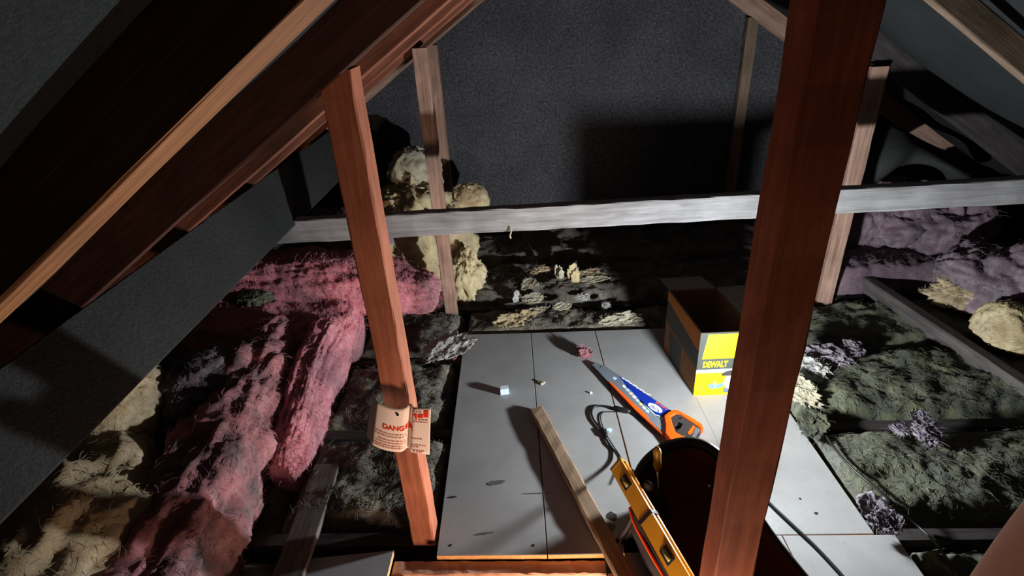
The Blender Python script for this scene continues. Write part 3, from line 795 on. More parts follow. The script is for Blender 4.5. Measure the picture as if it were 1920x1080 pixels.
roll('insulation_roll', [(1.66, 3.2, .2), (2.05, 3.1, .2), (2.45, 2.9, .14)], [(.2, .2), (.24, .2), (.2, .15)], M_MAUVE, 'mauve insulation roll heaped behind the dark board', seed=66, layer=.03, amp=.06, crease=.05, nfib=1500)
roll('insulation_roll', [(1.95, 2.6, .14), (2.2, 2.35, .16), (2.42, 2.0, .12), (2.5, 1.7, .1)], [(.12, .12), (.2, .17), (.2, .15), (.18, .13)], M_MAUVE, 'creased mauve insulation batt in front of the heaped mauve roll', seed=67, layer=.02, amp=.06, crease=.06, nfib=1500)
tuft('insulation_block', P(1815, 535, Y=2.45) - Vector((0, 0, .09)), (.16, .11, .07), M_TAN, 'grey-cream insulation slab lying on the mauve batts', 68, nfib=500, amp=.5, f=2.0)
tuft('insulation_block', P(1900, 600, Y=2.1) - Vector((0, 0, .10)), (.13, .13, .10), M_YELLOW, 'pale yellow insulation block on the mauve batts', 69, nfib=300, amp=.2)
tuft('insulation_block', P(1690, 420, Y=3.0) - Vector((0, 0, .10)), (.2, .14, .13), M_MAUVE, 'mauve insulation lump just below the whitish beam', 70, nfib=300)
for i, (px, py, s, lb, mt) in enumerate(((1545, 668, (.09, .055, .035), 'pale lilac wool tuft at the joist beside the thick post', M_LILAC), (1520, 692, (.06, .06, .035), 'lilac-white wool tuft on the edge of the boards', M_WHITEW),
                                     (1722, 795, (.055, .03, .035), 'lilac wool tuft lying on the joist in the green-grey wool', M_LILAC), (1735, 815, (.05, .035, .03), 'second lilac wool tuft hanging over the same joist', M_LILAC),
                                     (1685, 808, (.03, .02, .02), 'small lilac wool flake beside the tufts on the joist', M_LILAC), (1655, 978, (.04, .05, .04), 'pinkish lilac wool tuft at the corner of the boards', M_LILAC),
                                     (1502, 740, (.05, .07, .03), 'pale yellow-green wool tuft against the board edge', M_CREAM), (1600, 655, (.05, .03, .025), 'dim lilac wool tuft behind the lilac-white one', M_LILAC),
                                     (1520, 800, (.045, .05, .02), 'blue-grey wool flake spilling over the board edge', M_GREEN))):
    torn('wool_tuft', P(px, py, z=.035), s, mt, lb, 80 + i, 'wool tuft', rot=i * .7, layers=6, nfib=220, fl=.022)

# torn felt hanging below the slope in the dim corner
def felt_flap():
    n, m = 34, 20; V = []
    for i in range(n):
        for k in range(m):
            u = i / (n - 1); v = k / (m - 1)
            x = 1.62 + .62 * u; z = .86 - .30 * u - (.26 + .10 * math.sin(u * 7)) * v * (1 - .5 * u); y = 3.05 - .12 * math.sin(v * 2.6) + .04 * math.sin(u * 11 + v * 3)
            V.append((x, y, z))
    F = [(i * m + k, i * m + k + 1, (i + 1) * m + k + 1, (i + 1) * m + k) for i in range(n - 1) for k in range(m - 1)]
    o = mesh_obj('felt_flap', V, F, M_PURLIN, smooth=True); md = o.modifiers.new('thick', 'SOLIDIFY'); md.thickness = .004
    tag(o, 'torn dark felt flap hanging in the dim corner above the mauve wool', 'felt')
felt_flap()

# scraps on the boards
torn('wool_tuft', P(1095, 667, z=.008), (.042, .034, .036), M_PINK, 'small pink wool tuft on the boards by the saw tip', 95, 'wool tuft', layers=6, nfib=200, fl=.018)
def crumple():
    torn('torn_scrap', P(842, 656, z=.05), (.115, .045, .026), M_WHITEW, 'crumpled white scrap lying on dark wool at the corner of the boards', 131, 'scrap', rot=.75, layers=6, nfib=160, fl=.02)
    torn('wool_tuft', P(850, 670, z=.03), (.018, .016, .014), M_PINK, 'tiny pink wool flake under the crumpled white scrap', 97, 'wool tuft', nfib=30)
crumple()

# ------------------------------------------------------------------ danger tag
def danger_tag():
    T = empty('danger_tag', (-.393, 1.150, .40), 0, 'curled cream paper danger tag with red print nailed to the post', 'tag')
    C0 = P(694, 746, Y=1.130); C1 = P(808, 771, Y=1.105); C3 = P(684, 829, Y=1.130); C2 = P(805, 857, Y=1.105)
    def surf(u, v, lift=0.0):           # u 0..1 across, v 0..1 down
        p = (C0 * (1 - u) + C1 * u) * (1 - v) + (C3 * (1 - u) + C2 * u) * v
        # two soft folds: a bowed flap, then a crease, then the small flat flap
        f = .010 * math.sin(math.pi * min(u / .66, 1)) - .016 * math.exp(-((u - .64) / .045) ** 2) - .02 * max(0, .12 - u) / .12
        s = -.012 * math.sin(math.pi * u * 1.25) * (1 - .5 * v)
        return p + Vector((0, -f - lift + .004, s))
    n, m = 48, 14
    V = [surf(i / n, k / m) for i in range(n + 1) for k in range(m + 1)]
    F = [(i * (m + 1) + k, i * (m + 1) + k + 1, (i + 1) * (m + 1) + k + 1, (i + 1) * (m + 1) + k) for i in range(n) for k in range(m)]
    pp = mesh_obj('paper', V, F, M_PAPER, T, smooth=True)
    md = pp.modifiers.new('thick', 'SOLIDIFY'); md.thickness = .0006; md.offset = 0
    Wd, Hd = .165, .115
    def mp(u0, v0):
        return lambda x, y: surf(u0 + x / Wd, v0 - y / Hd, .0012)
    text_mesh('DANGER', .017, mp(.24, .50), M_REDINK, 'red_lettering', T, bold=.0006, subdiv=1, sx=1.15)
    def greek(u0, v0, u1, h, seed):
        r = random.Random(seed); bm = bmesh.new(); u = u0
        while u < u1:
            w = r.uniform(.018, .06); e = min(u + w, u1)
            for a_, b_ in ((u, e),):
                q4 = [surf(a_, v0, .0012), surf(b_, v0, .0012), surf(b_, v0 + h, .0012), surf(a_, v0 + h, .0012)]
                bm.faces.new([bm.verts.new(p) for p in q4])
            u = e + .012
        return bm_obj('small_print', bm, M_PALEINK, T)
    for i, (u0, v0, u1) in enumerate(((.14, .585, .60), (.14, .645, .62), (.20, .735, .60), (.70, .66, .88), (.16, .795, .62), (.10, .86, .62), (.70, .80, .95), (.70, .845, .84), (.12, .91, .6), (.74, .92, .92), (.74, .955, .90))):
        greek(u0, v0, u1, .026, i)
    for i, (u0, v0, u1, v1) in enumerate(((.690, .13, .775, .27), (.790, .135, .875, .22), (.885, .06, .965, .20))):
        bm = bmesh.new(); vs = [surf(lerp(u0, u1, a), lerp(v0, v1, b), .0012) for a, b in ((0, 0), (.5, 0), (1, 0), (1, 1), (.5, 1), (0, 1))]
        bm.faces.new([bm.verts.new(p) for p in vs]); bm_obj('red_block', bm, M_REDINK, T)
    greek(.69, .075, .86, .03, 31); greek(.80, .25, .96, .02, 33); greek(.70, .30, .96, .018, 32)
    nb = bmesh.new(); c = surf(.46, .12); tube_bm(nb, [c + Vector((0, -.003, 0)), c + Vector((0, .03, 0))], .0016, 8); tube_bm(nb, [c + Vector((0, -.004, 0)), c + Vector((0, -.002, 0))], .0038, 10)
    bm_obj('nail', nb, M_BLACK, T)
danger_tag()

# ------------------------------------------------------------------ saw
def saw():
    ZB = .017
    T = empty('handsaw', P(1215, 770, z=.0), 0, 'orange handled handsaw with a blue coated blade lying on the boards', 'saw')
    def pl(pts, z0, z1, mat, name, par=T, holes=(), z=ZB):
        bm = bmesh.new()
        poly_slab(bm, [P(x, y, z=z)[:2] for x, y in pts], z0, z1, holes=[[P(x, y, z=z)[:2] for x, y in h] for h in holes])
        return bm_obj(name, bm, mat, par)
    # teeth along the edge away from the eye
    e0 = (1133, 686); e1 = (1259, 771); edge = []
    n = 46
    for k in range(n):
        t = k / n; x = lerp(e0[0], e1[0], t); y = lerp(e0[1], e1[1], t)
        edge += [(x, y), (x + 1.6 + .4 * t, y - .3)]
    blade = pl([(1110, 683.5), (1117.7, 679.7)] + edge + [(1262, 776), (1262, 800), (1250, 818), (1141, 716.5)], ZB - .0006, ZB + .0006, M_STEEL, 'blade')
    pl([(1160, 705), (1172, 713.5), (1190, 726), (1225, 748.5), (1258, 771), (1244.5, 783.5), (1236.5, 778), (1229, 775.5), (1217.8, 764.5), (1190, 741), (1166, 713)], ZB + .0006, ZB + .0011, M_BLUE, 'blue_coating', blade)
    pl([(1190, 742.5), (1217, 766), (1228.5, 777), (1236, 779.5), (1244, 785.5), (1243, 787), (1235, 781), (1227.5, 778.5), (1215.5, 767.5), (1166, 715.5), (1164, 712)], ZB + .0006, ZB + .0011, M_LBLUE, 'pale_stripe', blade)
    for k in range(8):          # white flames printed along the toothed edge
        x = 1165 + k * 6.6; y = 708.2 + k * 4.25; L = 5.5 + (k % 2) * 2.5
        pl([(x, y - 1.0), (x + L + 2, y + 3.4), (x + L - 1.5, y + 3.7), (x + 1.5, y + 1.8)], ZB + .0011, ZB + .0016, M_WHITE, 'white_wave', blade)
    pl([(1141, 716), (1145, 717), (1216, 783), (1214.5, 786), (1244, 815.5), (1242, 815.5), (1190, 768)], ZB - .004, ZB + .003, M_ORP, 'orange_back_strip')
    def along(x0, y0, s):
        o_ = P(x0, y0, z=ZB); a = (P(1259, 771, z=ZB) - P(1133, 686, z=ZB)).normalized(); b = Vector((-a.y, a.x, 0))
        return lambda x, y: Vector((o_.x, o_.y, ZB + .0017)) + (a * x + b * y) * s
    c = P(1228.3, 765, z=ZB); a = (P(1259, 771, z=ZB) - P(1133, 686, z=ZB)).normalized(); b = Vector((-a.y, a.x, 0))
    bm = bmesh.new(); bm.faces.new([bm.verts.new(Vector((c.x, c.y, ZB + .0014)) + a * (.034 * math.cos(t)) + b * (.017 * math.sin(t))) for t in np.linspace(0, 2 * math.pi, 28, endpoint=False)])
    bm_obj('white_oval', bm, M_WHITE, blade)
    def rot_txt(s, cx, cy, size, mat, nm, z, sx=1.0):
        o_ = P(cx, cy, z=ZB)
        return text_mesh(s, size, lambda x, y: Vector((o_.x, o_.y, z)) + a * x + b * y, mat, nm, blade, bold=.0003, align='CENTER', sx=sx)
    rot_txt('JACK', 1226.3, 768.3, .021, M_BLUE, 'oval_lettering', ZB + .0018)
    rot_txt('IRWIN', 1238, 762.5, .017, M_ORP, 'orange_lettering', ZB + .0018, 1.15)
    for k in range(8):         # little printed panels on the bare steel
        x = 1168 + k * 6.2; y = 721 + k * 6.6; mt = (M_WHITE, M_LBLUE, M_YELPALE)[k % 3]
        pl([(x, y), (x + 6, y + 3.5), (x + 5, y + 8), (x - 1, y + 4)], ZB + .0006, ZB + .001, mt, 'printed_panel', blade)
    pl([(1148, 708), (1153, 706.5), (1157, 710), (1152, 713)], ZB + .0006, ZB + .001, M_LBLUE, 'printed_panel', blade)
    pl([(1124, 687.5), (1126.5, 686.5), (1127.5, 688), (1125, 689)], ZB + .0006, ZB + .0009, M_BLACK, 'hanging_hole', blade)
    outer = [(1244.4, 784), (1252, 777.5), (1261, 773), (1270, 773), (1296.7, 787), (1315.6, 799), (1318.5, 806), (1313, 812), (1311, 806), (1297, 796), (1274, 781), (1268, 780), (1257.5, 786), (1260.5, 799), (1266, 814), (1277, 821), (1288, 824), (1293, 832), (1291, 838), (1281, 840), (1268, 837.5), (1256.7, 830), (1246.7, 816.7), (1247, 800)]
    fr = pl(outer, ZB - .014, ZB + .014, M_ORP, 'handle_frame')
    md = fr.modifiers.new('soft', 'BEVEL'); md.width = .005; md.segments = 3; md.limit_method = 'ANGLE'; md.angle_limit = 1.0
    grip = pl([(1258, 786.5), (1268.5, 780.5), (1274.5, 781.5), (1297, 796.5), (1311.5, 807), (1313, 812.5), (1307, 820), (1302, 829), (1297, 832), (1292, 829), (1287, 823), (1277, 820.5), (1266.5, 813.5), (1261.5, 801)], ZB - .012, ZB + .010, M_DGREY, 'grip', holes=[[(1262.5, 799), (1271, 794.5), (1280, 798.5), (1276, 806), (1268, 813)]])
    pl([(1299.5, 802), (1303, 805.5), (1296.5, 818), (1290.5, 819), (1288.5, 816)], ZB + .010, ZB + .013, M_ORP, 'grip_inlay', grip)
    pl([(1304, 806), (1311, 808.5), (1312, 812), (1306, 820), (1301.5, 828), (1297.5, 831), (1294, 828), (1299, 818)], ZB + .010, ZB + .0125, M_GREY, 'grey_heel', grip)
    sc = bmesh.new(); p = P(1276, 789, z=ZB); tube_bm(sc, [Vector((p.x, p.y, ZB + .009)), Vector((p.x, p.y, ZB + .0125))], .005, 12); bm_obj('screw', sc, M_SHINY, grip)
M_YELPALE = plain('pale_yellow_print', (222, 206, 160), .6, .2, var=.1, bumps=0)
saw()

# ------------------------------------------------------------------ carton
def carton():
    FLc = P(1300, 742, z=0); BL = P(1246, 655, z=0); H = .30
    xdir = (P(1380, 738.5, z=0) - FLc).normalized(); ydir = (BL - FLc).normalized(); D = .345; Wd = .205
    T = empty('carton', FLc, 0, 'open yellow and black power tool carton standing on the boards', 'box')
    Mx = Matrix((xdir, ydir, Vector((0, 0, 1)))).transposed().to_4x4(); Mx.translation = FLc
    th = .004
    def wall(lo, hi, mat, nm):
        bm = bmesh.new(); box_bm(bm, lo, hi, Mx); return bm_obj(nm, bm, mat, T)
    fr = wall((0, 0, 0), (Wd, th, H), M_BOXY, 'front_side')
    wall((Wd - th, th, 0), (Wd, D, H), M_KRAFT, 'right_side')
    lf = wall((0, th, 0), (th, D, H), M_KRAFT, 'left_side')
    wall((th, D - th, 0), (Wd - th, D, H), M_KRAFT, 'back_side')
    wall((th, th, 0), (Wd - th, D - th, th), M_KRAFT, 'bottom')
    def flap(p, q_, v, nm, L):
        # flap hinged on edge p-q (box space), folded along v
        vn = Vector(v).normalized(); n = (Vector(q_) - Vector(p)).normalized().cross(vn) * .0035
        a = [Vector(p), Vector(q_), Vector(q_) + vn * L - (Vector(q_) - Vector(p)) * .04, Vector(p) + vn * L + (Vector(q_) - Vector(p)) * .04]
        bm = bmesh.new(); lo = [bm.verts.new(Mx @ x) for x in a]; hi = [bm.verts.new(Mx @ (x + n)) for x in a]
        bm.faces.new(hi); bm.faces.new(lo[::-1])
        for i in range(4): bm.faces.new((lo[i], lo[(i + 1) % 4], hi[(i + 1) % 4], hi[i]))
        return bm_obj(nm, bm, M_KGREY, T)
    flap((th, D, H), (Wd - th, D, H), (-.05, 1, -.04), 'back_flap', .12)
    flap((Wd, D, H), (Wd, th, H), (1, 0, .12), 'right_flap', .11)
    flap((.006, D - .02, H - .004), (.006, .012, H - .004), (.35, 0, -1), 'left_flap', .12)
    flap((Wd - th, .006, H - .004), (th, .006, H - .004), (0, .35, -1), 'front_flap', .12)
    e = .0008
    def fr_map(x, z, l=e): return Mx @ Vector((x, -l, z))
    def frect(x0, z0, x1, z1, mat, nm, l=e): return flat_poly(nm, [fr_map(x0, z0, l), fr_map(x1, z0, l), fr_map(x1, z1, l), fr_map(x0, z1, l)], mat, fr)
    # printing on the front
    flat_poly('black_border', [fr_map(0.0, .178), fr_map(.016, .178), fr_map(.030, .292), fr_map(Wd, .292), fr_map(Wd, .30), fr_map(0, .30)], M_BOXK, fr)
    frect(0, .128, Wd, .178, M_BOXK, 'black_band')
    frect(0, .112, Wd, .128, M_LBLUE, 'pale_stripe')
    text_mesh('DEWALT', .038, lambda x, y: fr_map(.022 + x, .140 + y, .0016), M_BOXY, 'brand_lettering', fr, bold=.0016, sx=.62)
    text_mesh('CIRCULAR SAW', .011, lambda x, y: fr_map(.03 + x, .1155 + y, .0016), M_SAWBLUE, 'stripe_lettering', fr)
    frect(.014, .03, .032, .05, M_OLIVE, 'small_symbol'); text_mesh('184', .010, lambda x, y: fr_map(.013 + x, .016 + y, .0016), M_BOXK, 'small_number', fr)
    def disc(cx, cz, rx, rz, a0, a1, mat, nm, l, n=24):
        flat_poly(nm, [fr_map(cx + rx * math.cos(t), cz + rz * math.sin(t), l) for t in np.linspace(a0, a1, n, endpoint=(abs(a1 - a0) < 6.2))], mat, fr)
    # printed picture of a circular saw
    flat_poly('picture_base', [fr_map(x, z, .0014) for x, z in ((.115, .012), (.24, .010), (.262, .022), (.245, .034), (.118, .036))], M_GREY, fr)
    disc(.175, .062, .062, .056, math.pi * .0, math.pi * 1.0, M_LBLUE, 'picture_guard', .0017)
    disc(.175, .058, .058, .040, math.pi, math.pi * 2, M_LBLUE, 'picture_blade', .0017)
    disc(.180, .060, .018, .015, 0, 2 * math.pi, M_SAWBLUE, 'picture_hub', .0022)
    flat_poly('picture_handle', [fr_map(x, z, .0020) for x, z in ((.098, .104), (.120, .118), (.150, .112), (.185, .126), (.235, .128), (.25, .112), (.19, .112), (.15, .096), (.105, .094))], M_DGREY, fr)
    flat_poly('picture_motor', [fr_map(x, z, .0024) for x, z in ((.165, .108), (.195, .118), (.225, .112), (.205, .102), (.175, .100))], M_ORP, fr)
    flat_poly('picture_knob', [fr_map(x, z, .0020) for x, z in ((.052, .052), (.066, .062), (.078, .050), (.112, .062), (.116, .046), (.096, .036), (.072, .032), (.058, .040))], M_SAWBLUE, fr)
    flat_poly('picture_clamp', [fr_map(x, z, .0024) for x, z in ((.076, .070), (.082, .070), (.086, .036), (.078, .036))], M_LBLUE, fr)
    for k in range(3):
        frect(.15 + k * .006, .076 + k * .011, .195 - k * .004, .080 + k * .011, M_SAWBLUE, 'picture_line', .0022)
    # printing on the left side
    def lmap(y, z): return Mx @ Vector((-e, y, z))
    def lrect(pts, mat, nm): flat_poly(nm, [lmap(y, z) for y, z in pts], mat, lf)
    lrect(((0, .215), (D, .255), (D, .30), (0, .30)), M_BOXY_SHADE, 'shaded_yellow_band')
    lrect(((0, .13), (D, .15), (D, .255), (0, .215)), M_BOXK, 'dark_band')
    lrect(((.15, .0), (.27, .0), (.30, .13), (.16, .13)), M_BOXK, 'dark_panel')
carton_shade = plain('shaded_yellow_print', (172, 112, 44), .7, .2, var=.06, bumps=0); M_BOXY_SHADE = carton_shade  # the yellow print with the shade of this side put into its colour
carton()

# ------------------------------------------------------------------ tool bag
ZR_ = .200
def bag():
    T = empty('tool_bag', (.45, 1.05, 0), 0, 'open black tool bag with orange piping standing behind the thick post', 'bag')
    rim = [(.340, .800), (.302, .907), (.264, 1.02), (.238, 1.11), (.243, 1.18), (.283, 1.262), (.36, 1.325), (.45, 1.345), (.515, 1.30), (.556, 1.21), (.578, 1.082), (.632, .905), (.664, .805)]
    rim = [tuple(v)[:2] for v in smooth_path([(x, y, 0) for x, y in rim], 5)]
    n = len(rim); cx = sum(p[0] for p in rim) / n; cy = sum(p[1] for p in rim) / n
    def zrim(p):    # back stands higher, the sides sag
        t = max(0, min(1, (p[1] - 1.0) / .33)); return ZR_ - .03 + .045 * t ** 1.3
    def ring(inset, z, sag=0):
        out = []
        for (x, y) in rim:
            dx, dy = cx - x, cy - y; L = math.hypot(dx, dy); out.append(Vector((x + dx / L * inset, y + dy / L * inset, z if z is not None else 0)))
        return out
    levels_o = [(.035, .002), (.012, .03), (-.006, .10), (-.004, .17), (0, None)]
    levels_i = [(.010, None), (.012, .16), (.012, .09), (.035, .02), (.045, .012)]
    bm = bmesh.new(); rs = []
    for ins, z in levels_o:
        r = ring(ins, z); 
        for i, v in enumerate(r):
            if z is None: v.z = zrim(rim[i])
            v.x += .004 * math.sin(i * .9 + (z or 1) * 30); 
        rs.append([bm.verts.new(v) for v in r])
    for a, b in zip(rs[:-1], rs[1:]):
        for i in range(n - 1): bm.faces.new((a[i], a[i + 1], b[i + 1], b[i]))
        bm.faces.new((a[n - 1], a[0], b[0], b[n - 1]))
    bm.faces.new(rs[0][::-1])
    bm_obj('outer_shell', bm, M_BAG, T, smooth=True)
    bm = bmesh.new(); rs = []
    for ins, z in levels_i:
        r = ring(ins, z)
        for i, v in enumerate(r):
            if z is None: v.z = zrim(rim[i])
        rs.append([bm.verts.new(v) for v in r])
    for a, b in zip(rs[:-1], rs[1:]):
        for i in range(n - 1): bm.faces.new((a[i], b[i], b[i + 1], a[i + 1]))
        bm.faces.new((a[n - 1], b[n - 1], b[0], a[0]))
    bm.faces.new(rs[-1])
    bm_obj('lining', bm, M_LINING, T, smooth=True)
    # rolled rim, and the flat fabric lip on the back
    bm = bmesh.new(); pr = [Vector((p[0], p[1], zrim(p))) for p in rim]; tube_bm(bm, pr, .007, 8); bm_obj('rim_binding', bm, M_BAG, T, smooth=True)
    bm = bmesh.new(); pr = [Vector((p[0] - .008, p[1], zrim(p) - .022)) for p in rim[:18]]; tube_bm(bm, pr, .0045, 8); bm_obj('orange_piping', bm, M_ORP, T, smooth=True)
    # broad dark lip standing on the back rim
    bm = bmesh.new(); V = []
    seq = [(p, zrim(p)) for p in rim[22:43]]
    for (p, z) in seq:
        dx, dy = p[0] - cx, p[1] - cy; L = math.hypot(dx, dy); o = Vector((dx / L, dy / L, 0))
        V.append([bm.verts.new(Vector((p[0], p[1], z)) + o * a + Vector((0, 0, h))) for a, h in ((-.020, -.010), (-.004, .012), (.010, .010), (.014, -.006))])
    for a, b in zip(V[:-1], V[1:]):
        for k in range(3): bm.faces.new((a[k], a[k + 1], b[k + 1], b[k]))
    o = bm_obj('back_lip', bm, M_BLACK, T, smooth=True); md = o.modifiers.new('thick', 'SOLIDIFY'); md.thickness = .003
    # carrying strap
    bm = bmesh.new(); tube_bm(bm, smooth_path([P(1190, 960, z=.17), P(1175, 990, z=.10), P(1160, 1010, z=.03), P(1150, 1022, z=.006)], 6), .006, 8); tube_bm(bm, smooth_path([P(1192, 968, z=.16), P(1180, 1000, z=.06), P(1166, 1020, z=.006)], 6), .0045, 8)
    bm_obj('strap', bm, M_BAG, T, smooth=True)
bag()

def level():
    a = P(1158, 870, z=.232); b = P(1284, 1090, z=.222)
    ax = (b - a).normalized(); L = .41; b = a + ax * L
    up = Vector((-.75, -.2, .6)); up = (up - ax * up.dot(ax)).normalized(); sd = ax.cross(up)
    T = empty('spirit_level', a, 0, 'yellow spirit level lying along the rim of the tool bag', 'level')
    M = Matrix((ax, sd, up)).transposed().to_4x4(); M.translation = a
    w, h = .024, .052
    def bx(x0, x1, y0, y1, z0, z1, mat, nm, par=T, bev=0):
        bm = bmesh.new(); box_bm(bm, (x0, y0, z0), (x1, y1, z1), M, bev); return bm_obj(nm, bm, mat, par)
    hw = w / 2
    # I-section: two flanges and a web, yellow face towards the eye
    body = bx(.012, L, -.004, .004, -.006, .006, M_YEL, 'web')
    bx(.012, L, -.024, .024, .006, .012, M_YEL, 'flange'); bx(.012, L, -.024, .024, -.012, -.006, M_YEL, 'flange')
    bx(0, .012, -.025, .025, -.013, .013, M_OLIVE, 'end_cap', bev=.002)
    for x in (.075, .315):
        fr = bx(x - .022, x + .022, -.014, .014, .011, .0135, M_DGREY, 'vial_frame', bev=.001)
        bm = bmesh.new(); tube_bm(bm, [M @ Vector((x - .016, 0, .0135)), M @ Vector((x + .016, 0, .0135))], .006, 12); bm_obj('vial', bm, M_VIAL, fr, smooth=True)
    bx(.192, .204, -.0255, .0255, -.0135, .0135, M_DGREY, 'band')
level()

def tool(name, a, b, rad, mat, label, cat, shaft=None, sr=.003, sl=.09):
    a = Vector(a); b = Vector(b); d = (b - a).normalized(); L = (b - a).length
    T = empty(name, a, 0, label, cat)
    bm = bmesh.new(); k = 9; pts = [a + d * L * i / (k - 1) for i in range(k)]
    prof = [.45, .85, 1, .92, .88, .92, 1, .85, .5]
    tube_bm(bm, pts, [rad * p for p in prof], 14); bm_obj('handle', bm, mat, T, smooth=True)
    if shaft:
        bm = bmesh.new(); tube_bm(bm, [b - d * .005, b + d * sl * .85, b + d * sl], [sr, sr, sr * .7], 10); bm_obj('shaft', bm, shaft, T, smooth=True)
tool('screwdriver', P(1232, 838, z=.285), P(1233, 882, z=.205), .0125, M_OLIVE, 'screwdriver with an olive yellow handle standing in the tool bag', 'tool', M_SHINY, .0035, .16)
tool('chisel', P(1345, 912, z=.05), P(1338, 912, z=.12), .013, M_BLACK, 'bright steel chisel standing in the tool bag beside the thick post', 'tool', M_SHINY, .006, .11)
tool('hammer_handle', P(1262, 1030, z=.20), P(1240, 1010, z=.10), .016, M_ORANGE, 'orange-brown wooden tool handle in the bag beside the level', 'tool', M_DGREY, .01, .05)
tool('pliers_handle', P(1212, 905, z=.24), P(1250, 960, z=.05), .018, M_BAG, 'black padded tool handle in the corner of the tool bag', 'tool', M_DGREY, .008, .04)

# ------------------------------------------------------------------ lantern behind the thick post
def lantern():
    x, y, z = LAMP
    T = empty('work_lantern', (x, y, 0), 0, 'small white LED lantern standing on the boards behind the thick post', 'lamp')
    def lathe(prof, nm, mat):
        bm = bmesh.new(); n = 24; rs = [[bm.verts.new((x + r * math.cos(t), y + r * math.sin(t), h)) for t in np.linspace(0, 2 * math.pi, n, endpoint=False)] for r, h in prof]
        for a, b in zip(rs[:-1], rs[1:]):
            for i in range(n): bm.faces.new((a[i], a[(i + 1) % n], b[(i + 1) % n], b[i]))
        bm.faces.new(rs[0][::-1]); bm.faces.new(rs[-1]); return bm_obj(nm, bm, mat, T, smooth=True)
    lathe([(.034, 0), (.036, .006), (.034, .012), (.012, .02), (.010, .10), (.014, .165), (.022, .172), (.022, .178)], 'base', M_DGREY)
    d = lathe([(.016, .1785), (.020, .181), (.0205, .184), (.016, .1845)], 'diffuser', M_GLOW)
    bm = bmesh.new(); tube_bm(bm, smooth_path([(x - .03, y, .176), (x - .034, y, .21), (x - .024, y, .252), (x, y, .262), (x + .024, y, .252), (x + .034, y, .21), (x + .03, y, .176)], 5), .0015, 6); bm_obj('handle', bm, M_SHINY, T, smooth=True)
lantern()

# ------------------------------------------------------------------ leads
def lead(name, pts, r, mat, label, blocks=(), n=8):
    T = empty(name, Vector(pts[0]), 0, label, 'cable')
    bm = bmesh.new(); tube_bm(bm, smooth_path(pts, 8), r, n); bm_obj('flex', bm, mat, T, smooth=True)
    for a, b, rr, nm in blocks:
        a = Vector(a); b = Vector(b); bm = bmesh.new()
        tube_bm(bm, [a, a + (b - a) * .12, a + (b - a) * .85, b], [rr * .6, rr, rr, rr * .55], 12); bm_obj(nm, bm, mat, T, smooth=True)
    return T
g = lambda x, y, z=.006: P(x, y, z=z)
lead('charging_lead', [g(1210, 790), g(1188, 776), g(1178, 772), g(1150, 766), g(1130, 761), g(1114, 763), g(1109, 772), g(1112, 785), g(1122, 799), g(1132, 812), g(1140, 830), g(1152, 846), g(1166, 866, .03), g(1190, 885, .12), g(1205, 905, .2)], .0042, M_BLACK,
     'black charging lead looped on the boards below the saw', [(g(1150, 764, .01), g(1182, 772, .01), .010, 'inline_plug'), (g(1127, 803, .008), g(1138, 818, .008), .009, 'plug')])
lead('thin_lead', [g(1205, 786), g(1190, 777), g(1182, 773), g(1150, 772, .004), g(1132, 773, .004), g(1126, 781, .004), g(1129, 797, .004), g(1137, 815, .004), g(1150, 836, .004), g(1164, 858, .004), g(1180, 890, .03)], .0022, M_BLACK, 'thin black wire beside the looped charging lead')
lead('power_cable', [g(1436, 936), g(1455, 955), g(1490, 988), g(1530, 1026), g(1580, 1080), g(1640, 1150)], .0045, M_BLACK, 'black power cable crossing the boards beside the tool bag')
h = lambda x, y, z: P(x, y, z=z)
lead('cable', [h(1478, 700, .035), h(1500, 740, .04), h(1545, 812, .03), h(1590, 870, .045), h(1660, 930, .045), h(1720, 985, .0), h(1760, 1025, .02), h(1800, 1090, .0)], .004, M_BLACK, 'dark cable snaking over the green-grey wool', [(h(1655, 932, .05), h(1672, 945, .05), .010, 'joint')])

# ------------------------------------------------------------------ small things on the boards
def small_carton():
    c = P(946, 737, z=0); T = empty('small_box', c, math.radians(12), 'tiny white and blue box standing on the boards', 'box')
    bm = bmesh.new(); M = Matrix.Translation(c) @ Matrix.Rotation(math.radians(10), 4, 'Z')
    box_bm(bm, (-.018, -.012, 0), (.018, .012, .030), M, .001); o = bm_obj('body', bm, M_LBLUE, T)
    for x in (-.010, .002, .010): flat_poly('white_panel', [M @ Vector(v) for v in ((x - .003, -.0125, .004), (x + .003, -.0125, .004), (x + .003, -.0125, .026), (x - .003, -.0125, .026))], M_WHITE, o)
    flat_poly('white_top', [M @ Vector(v) for v in ((-.016, -.010, .0305), (.016, -.010, .0305), (.016, .010, .0305), (-.016, .010, .0305))], M_WHITE, o)
small_carton()
def chip(px, py, L, w, mat, label, a, z=.002):
    p = P(px, py, z=0); bm = bmesh.new()
    poly_slab(bm, [(p.x + L * (x * math.cos(a)) - w * y * math.sin(a), p.y + L * x * math.sin(a) + w * y * math.cos(a)) for x, y in ((-.5, -.2), (-.1, -.5), (.5, -.1), (.3, .4), (-.4, .4))], .0003, .008)
    tag(bm_obj('wood_chip', bm, mat), label, 'wood chip')
chip(1018, 720, .026, .010, M_CREAM, 'pale wood chip on the boards between the tiny box and the saw', .6)
chip(1108, 738, .010, .006, M_WHITE, 'white crumb on the boards below the saw blade', .2)
chip(1142, 808, .022, .016, M_LBLUE, 'scrap of clear film beside the plug on the boards', .3)
chip(1010, 716, .012, .006, M_BATTEN, 'brown wood sliver touching the pale wood chip', 1.2)

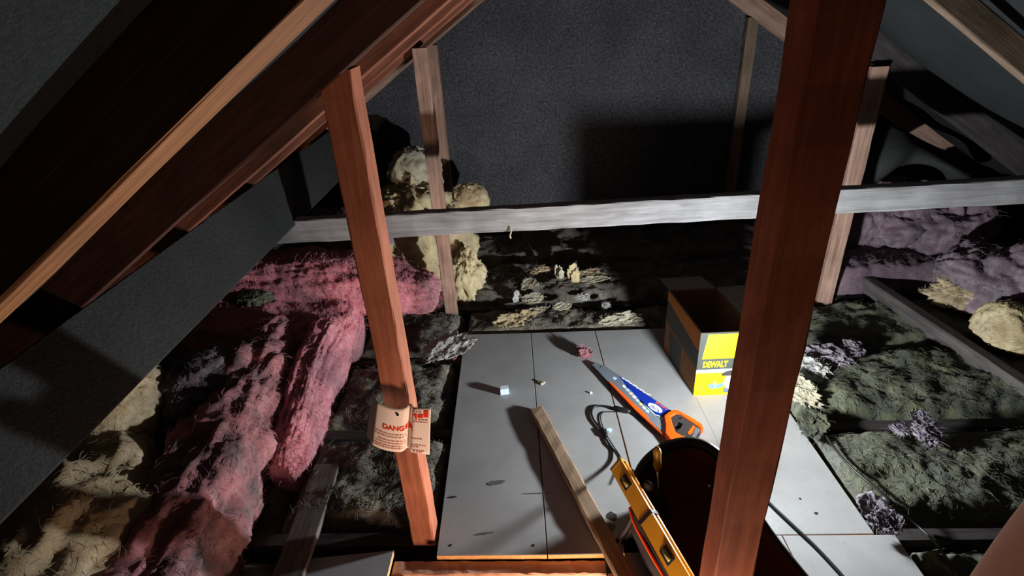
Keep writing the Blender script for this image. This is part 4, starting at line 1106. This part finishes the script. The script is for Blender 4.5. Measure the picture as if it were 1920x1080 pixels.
# ------------------------------------------------------------------ the photographer's hand
def hand():
    cf = Vector((-.0549, .8801, -.4717)); cr = Vector((.998, .0332, -.0543)); cu = Vector((.0321, .4737, .8801))
    C = Vector((0, 0, EYE))
    def w(r, u, f): return C + cr * r + cu * u + cf * f
    # joints measured from the eye: right, up, forward (metres); only the side of the index finger is in view
    chains = {
        'index': [(.074, -.108, .100), (.0955, -.0800, .117), (.1180, -.0530, .1215), (.136, -.030, .1215)],
        'middle': [(.060, -.104, .078), (.074, -.082, .060), (.082, -.074, .038), (.084, -.076, .018)],
        'ring': [(.045, -.108, .066), (.054, -.088, .046), (.060, -.080, .024), (.061, -.082, .006)],
        'little': [(.030, -.116, .056), (.036, -.100, .040), (.040, -.093, .022), (.041, -.094, .008)],
        'thumb': [(.094, -.150, .050), (.112, -.128, .036), (.122, -.106, .024), (.126, -.090, .014)]}
    verts = []; edges = []; rad = []
    def add(p, r, link=None):
        verts.append(w(*p)); rad.append(r)
        if link is not None: edges.append((link, len(verts) - 1))
        return len(verts) - 1
    wrist = add((.060, -.215, .045), .027)
    fore = add((.075, -.31, .0), .034, wrist); add((.09, -.42, -.06), .041, fore)
    palm = add((.060, -.155, .062), .030, wrist)
    r0 = dict(index=.0100, middle=.0108, ring=.0100, little=.0086, thumb=.0125)
    for k, ch in chains.items():
        last = palm if k != 'thumb' else wrist
        if k != 'thumb':
            m = tuple(.45 * a + .55 * b for a, b in zip((.060, -.155, .062), ch[0])); last = add(m, .017, last)
        for i, p in enumerate(ch): last = add(p, r0[k] * (1.0, .95, .88, .74)[i], last)
    me = bpy.data.meshes.new('hand'); me.from_pydata([tuple(v) for v in verts], edges, []); me.update(); me.materials.append(M_SKIN)
    o = bpy.data.objects.new('hand', me); COL.objects.link(o)
    bm = bmesh.new(); bm.from_mesh(me); L = bm.verts.layers.skin.verify(); bm.verts.ensure_lookup_table()
    for i, v in enumerate(bm.verts): v[L].radius = (rad[i], rad[i]); v[L].use_root = (i == 0)
    bm.to_mesh(me); bm.free()
    sk = o.modifiers.new('skin', 'SKIN'); sk.use_smooth_shade = True
    sb = o.modifiers.new('smooth', 'SUBSURF'); sb.levels = 3; sb.render_levels = 3
    tag(o, 'bare pink finger of a hand reaching in at the lower corner', 'hand')
hand()
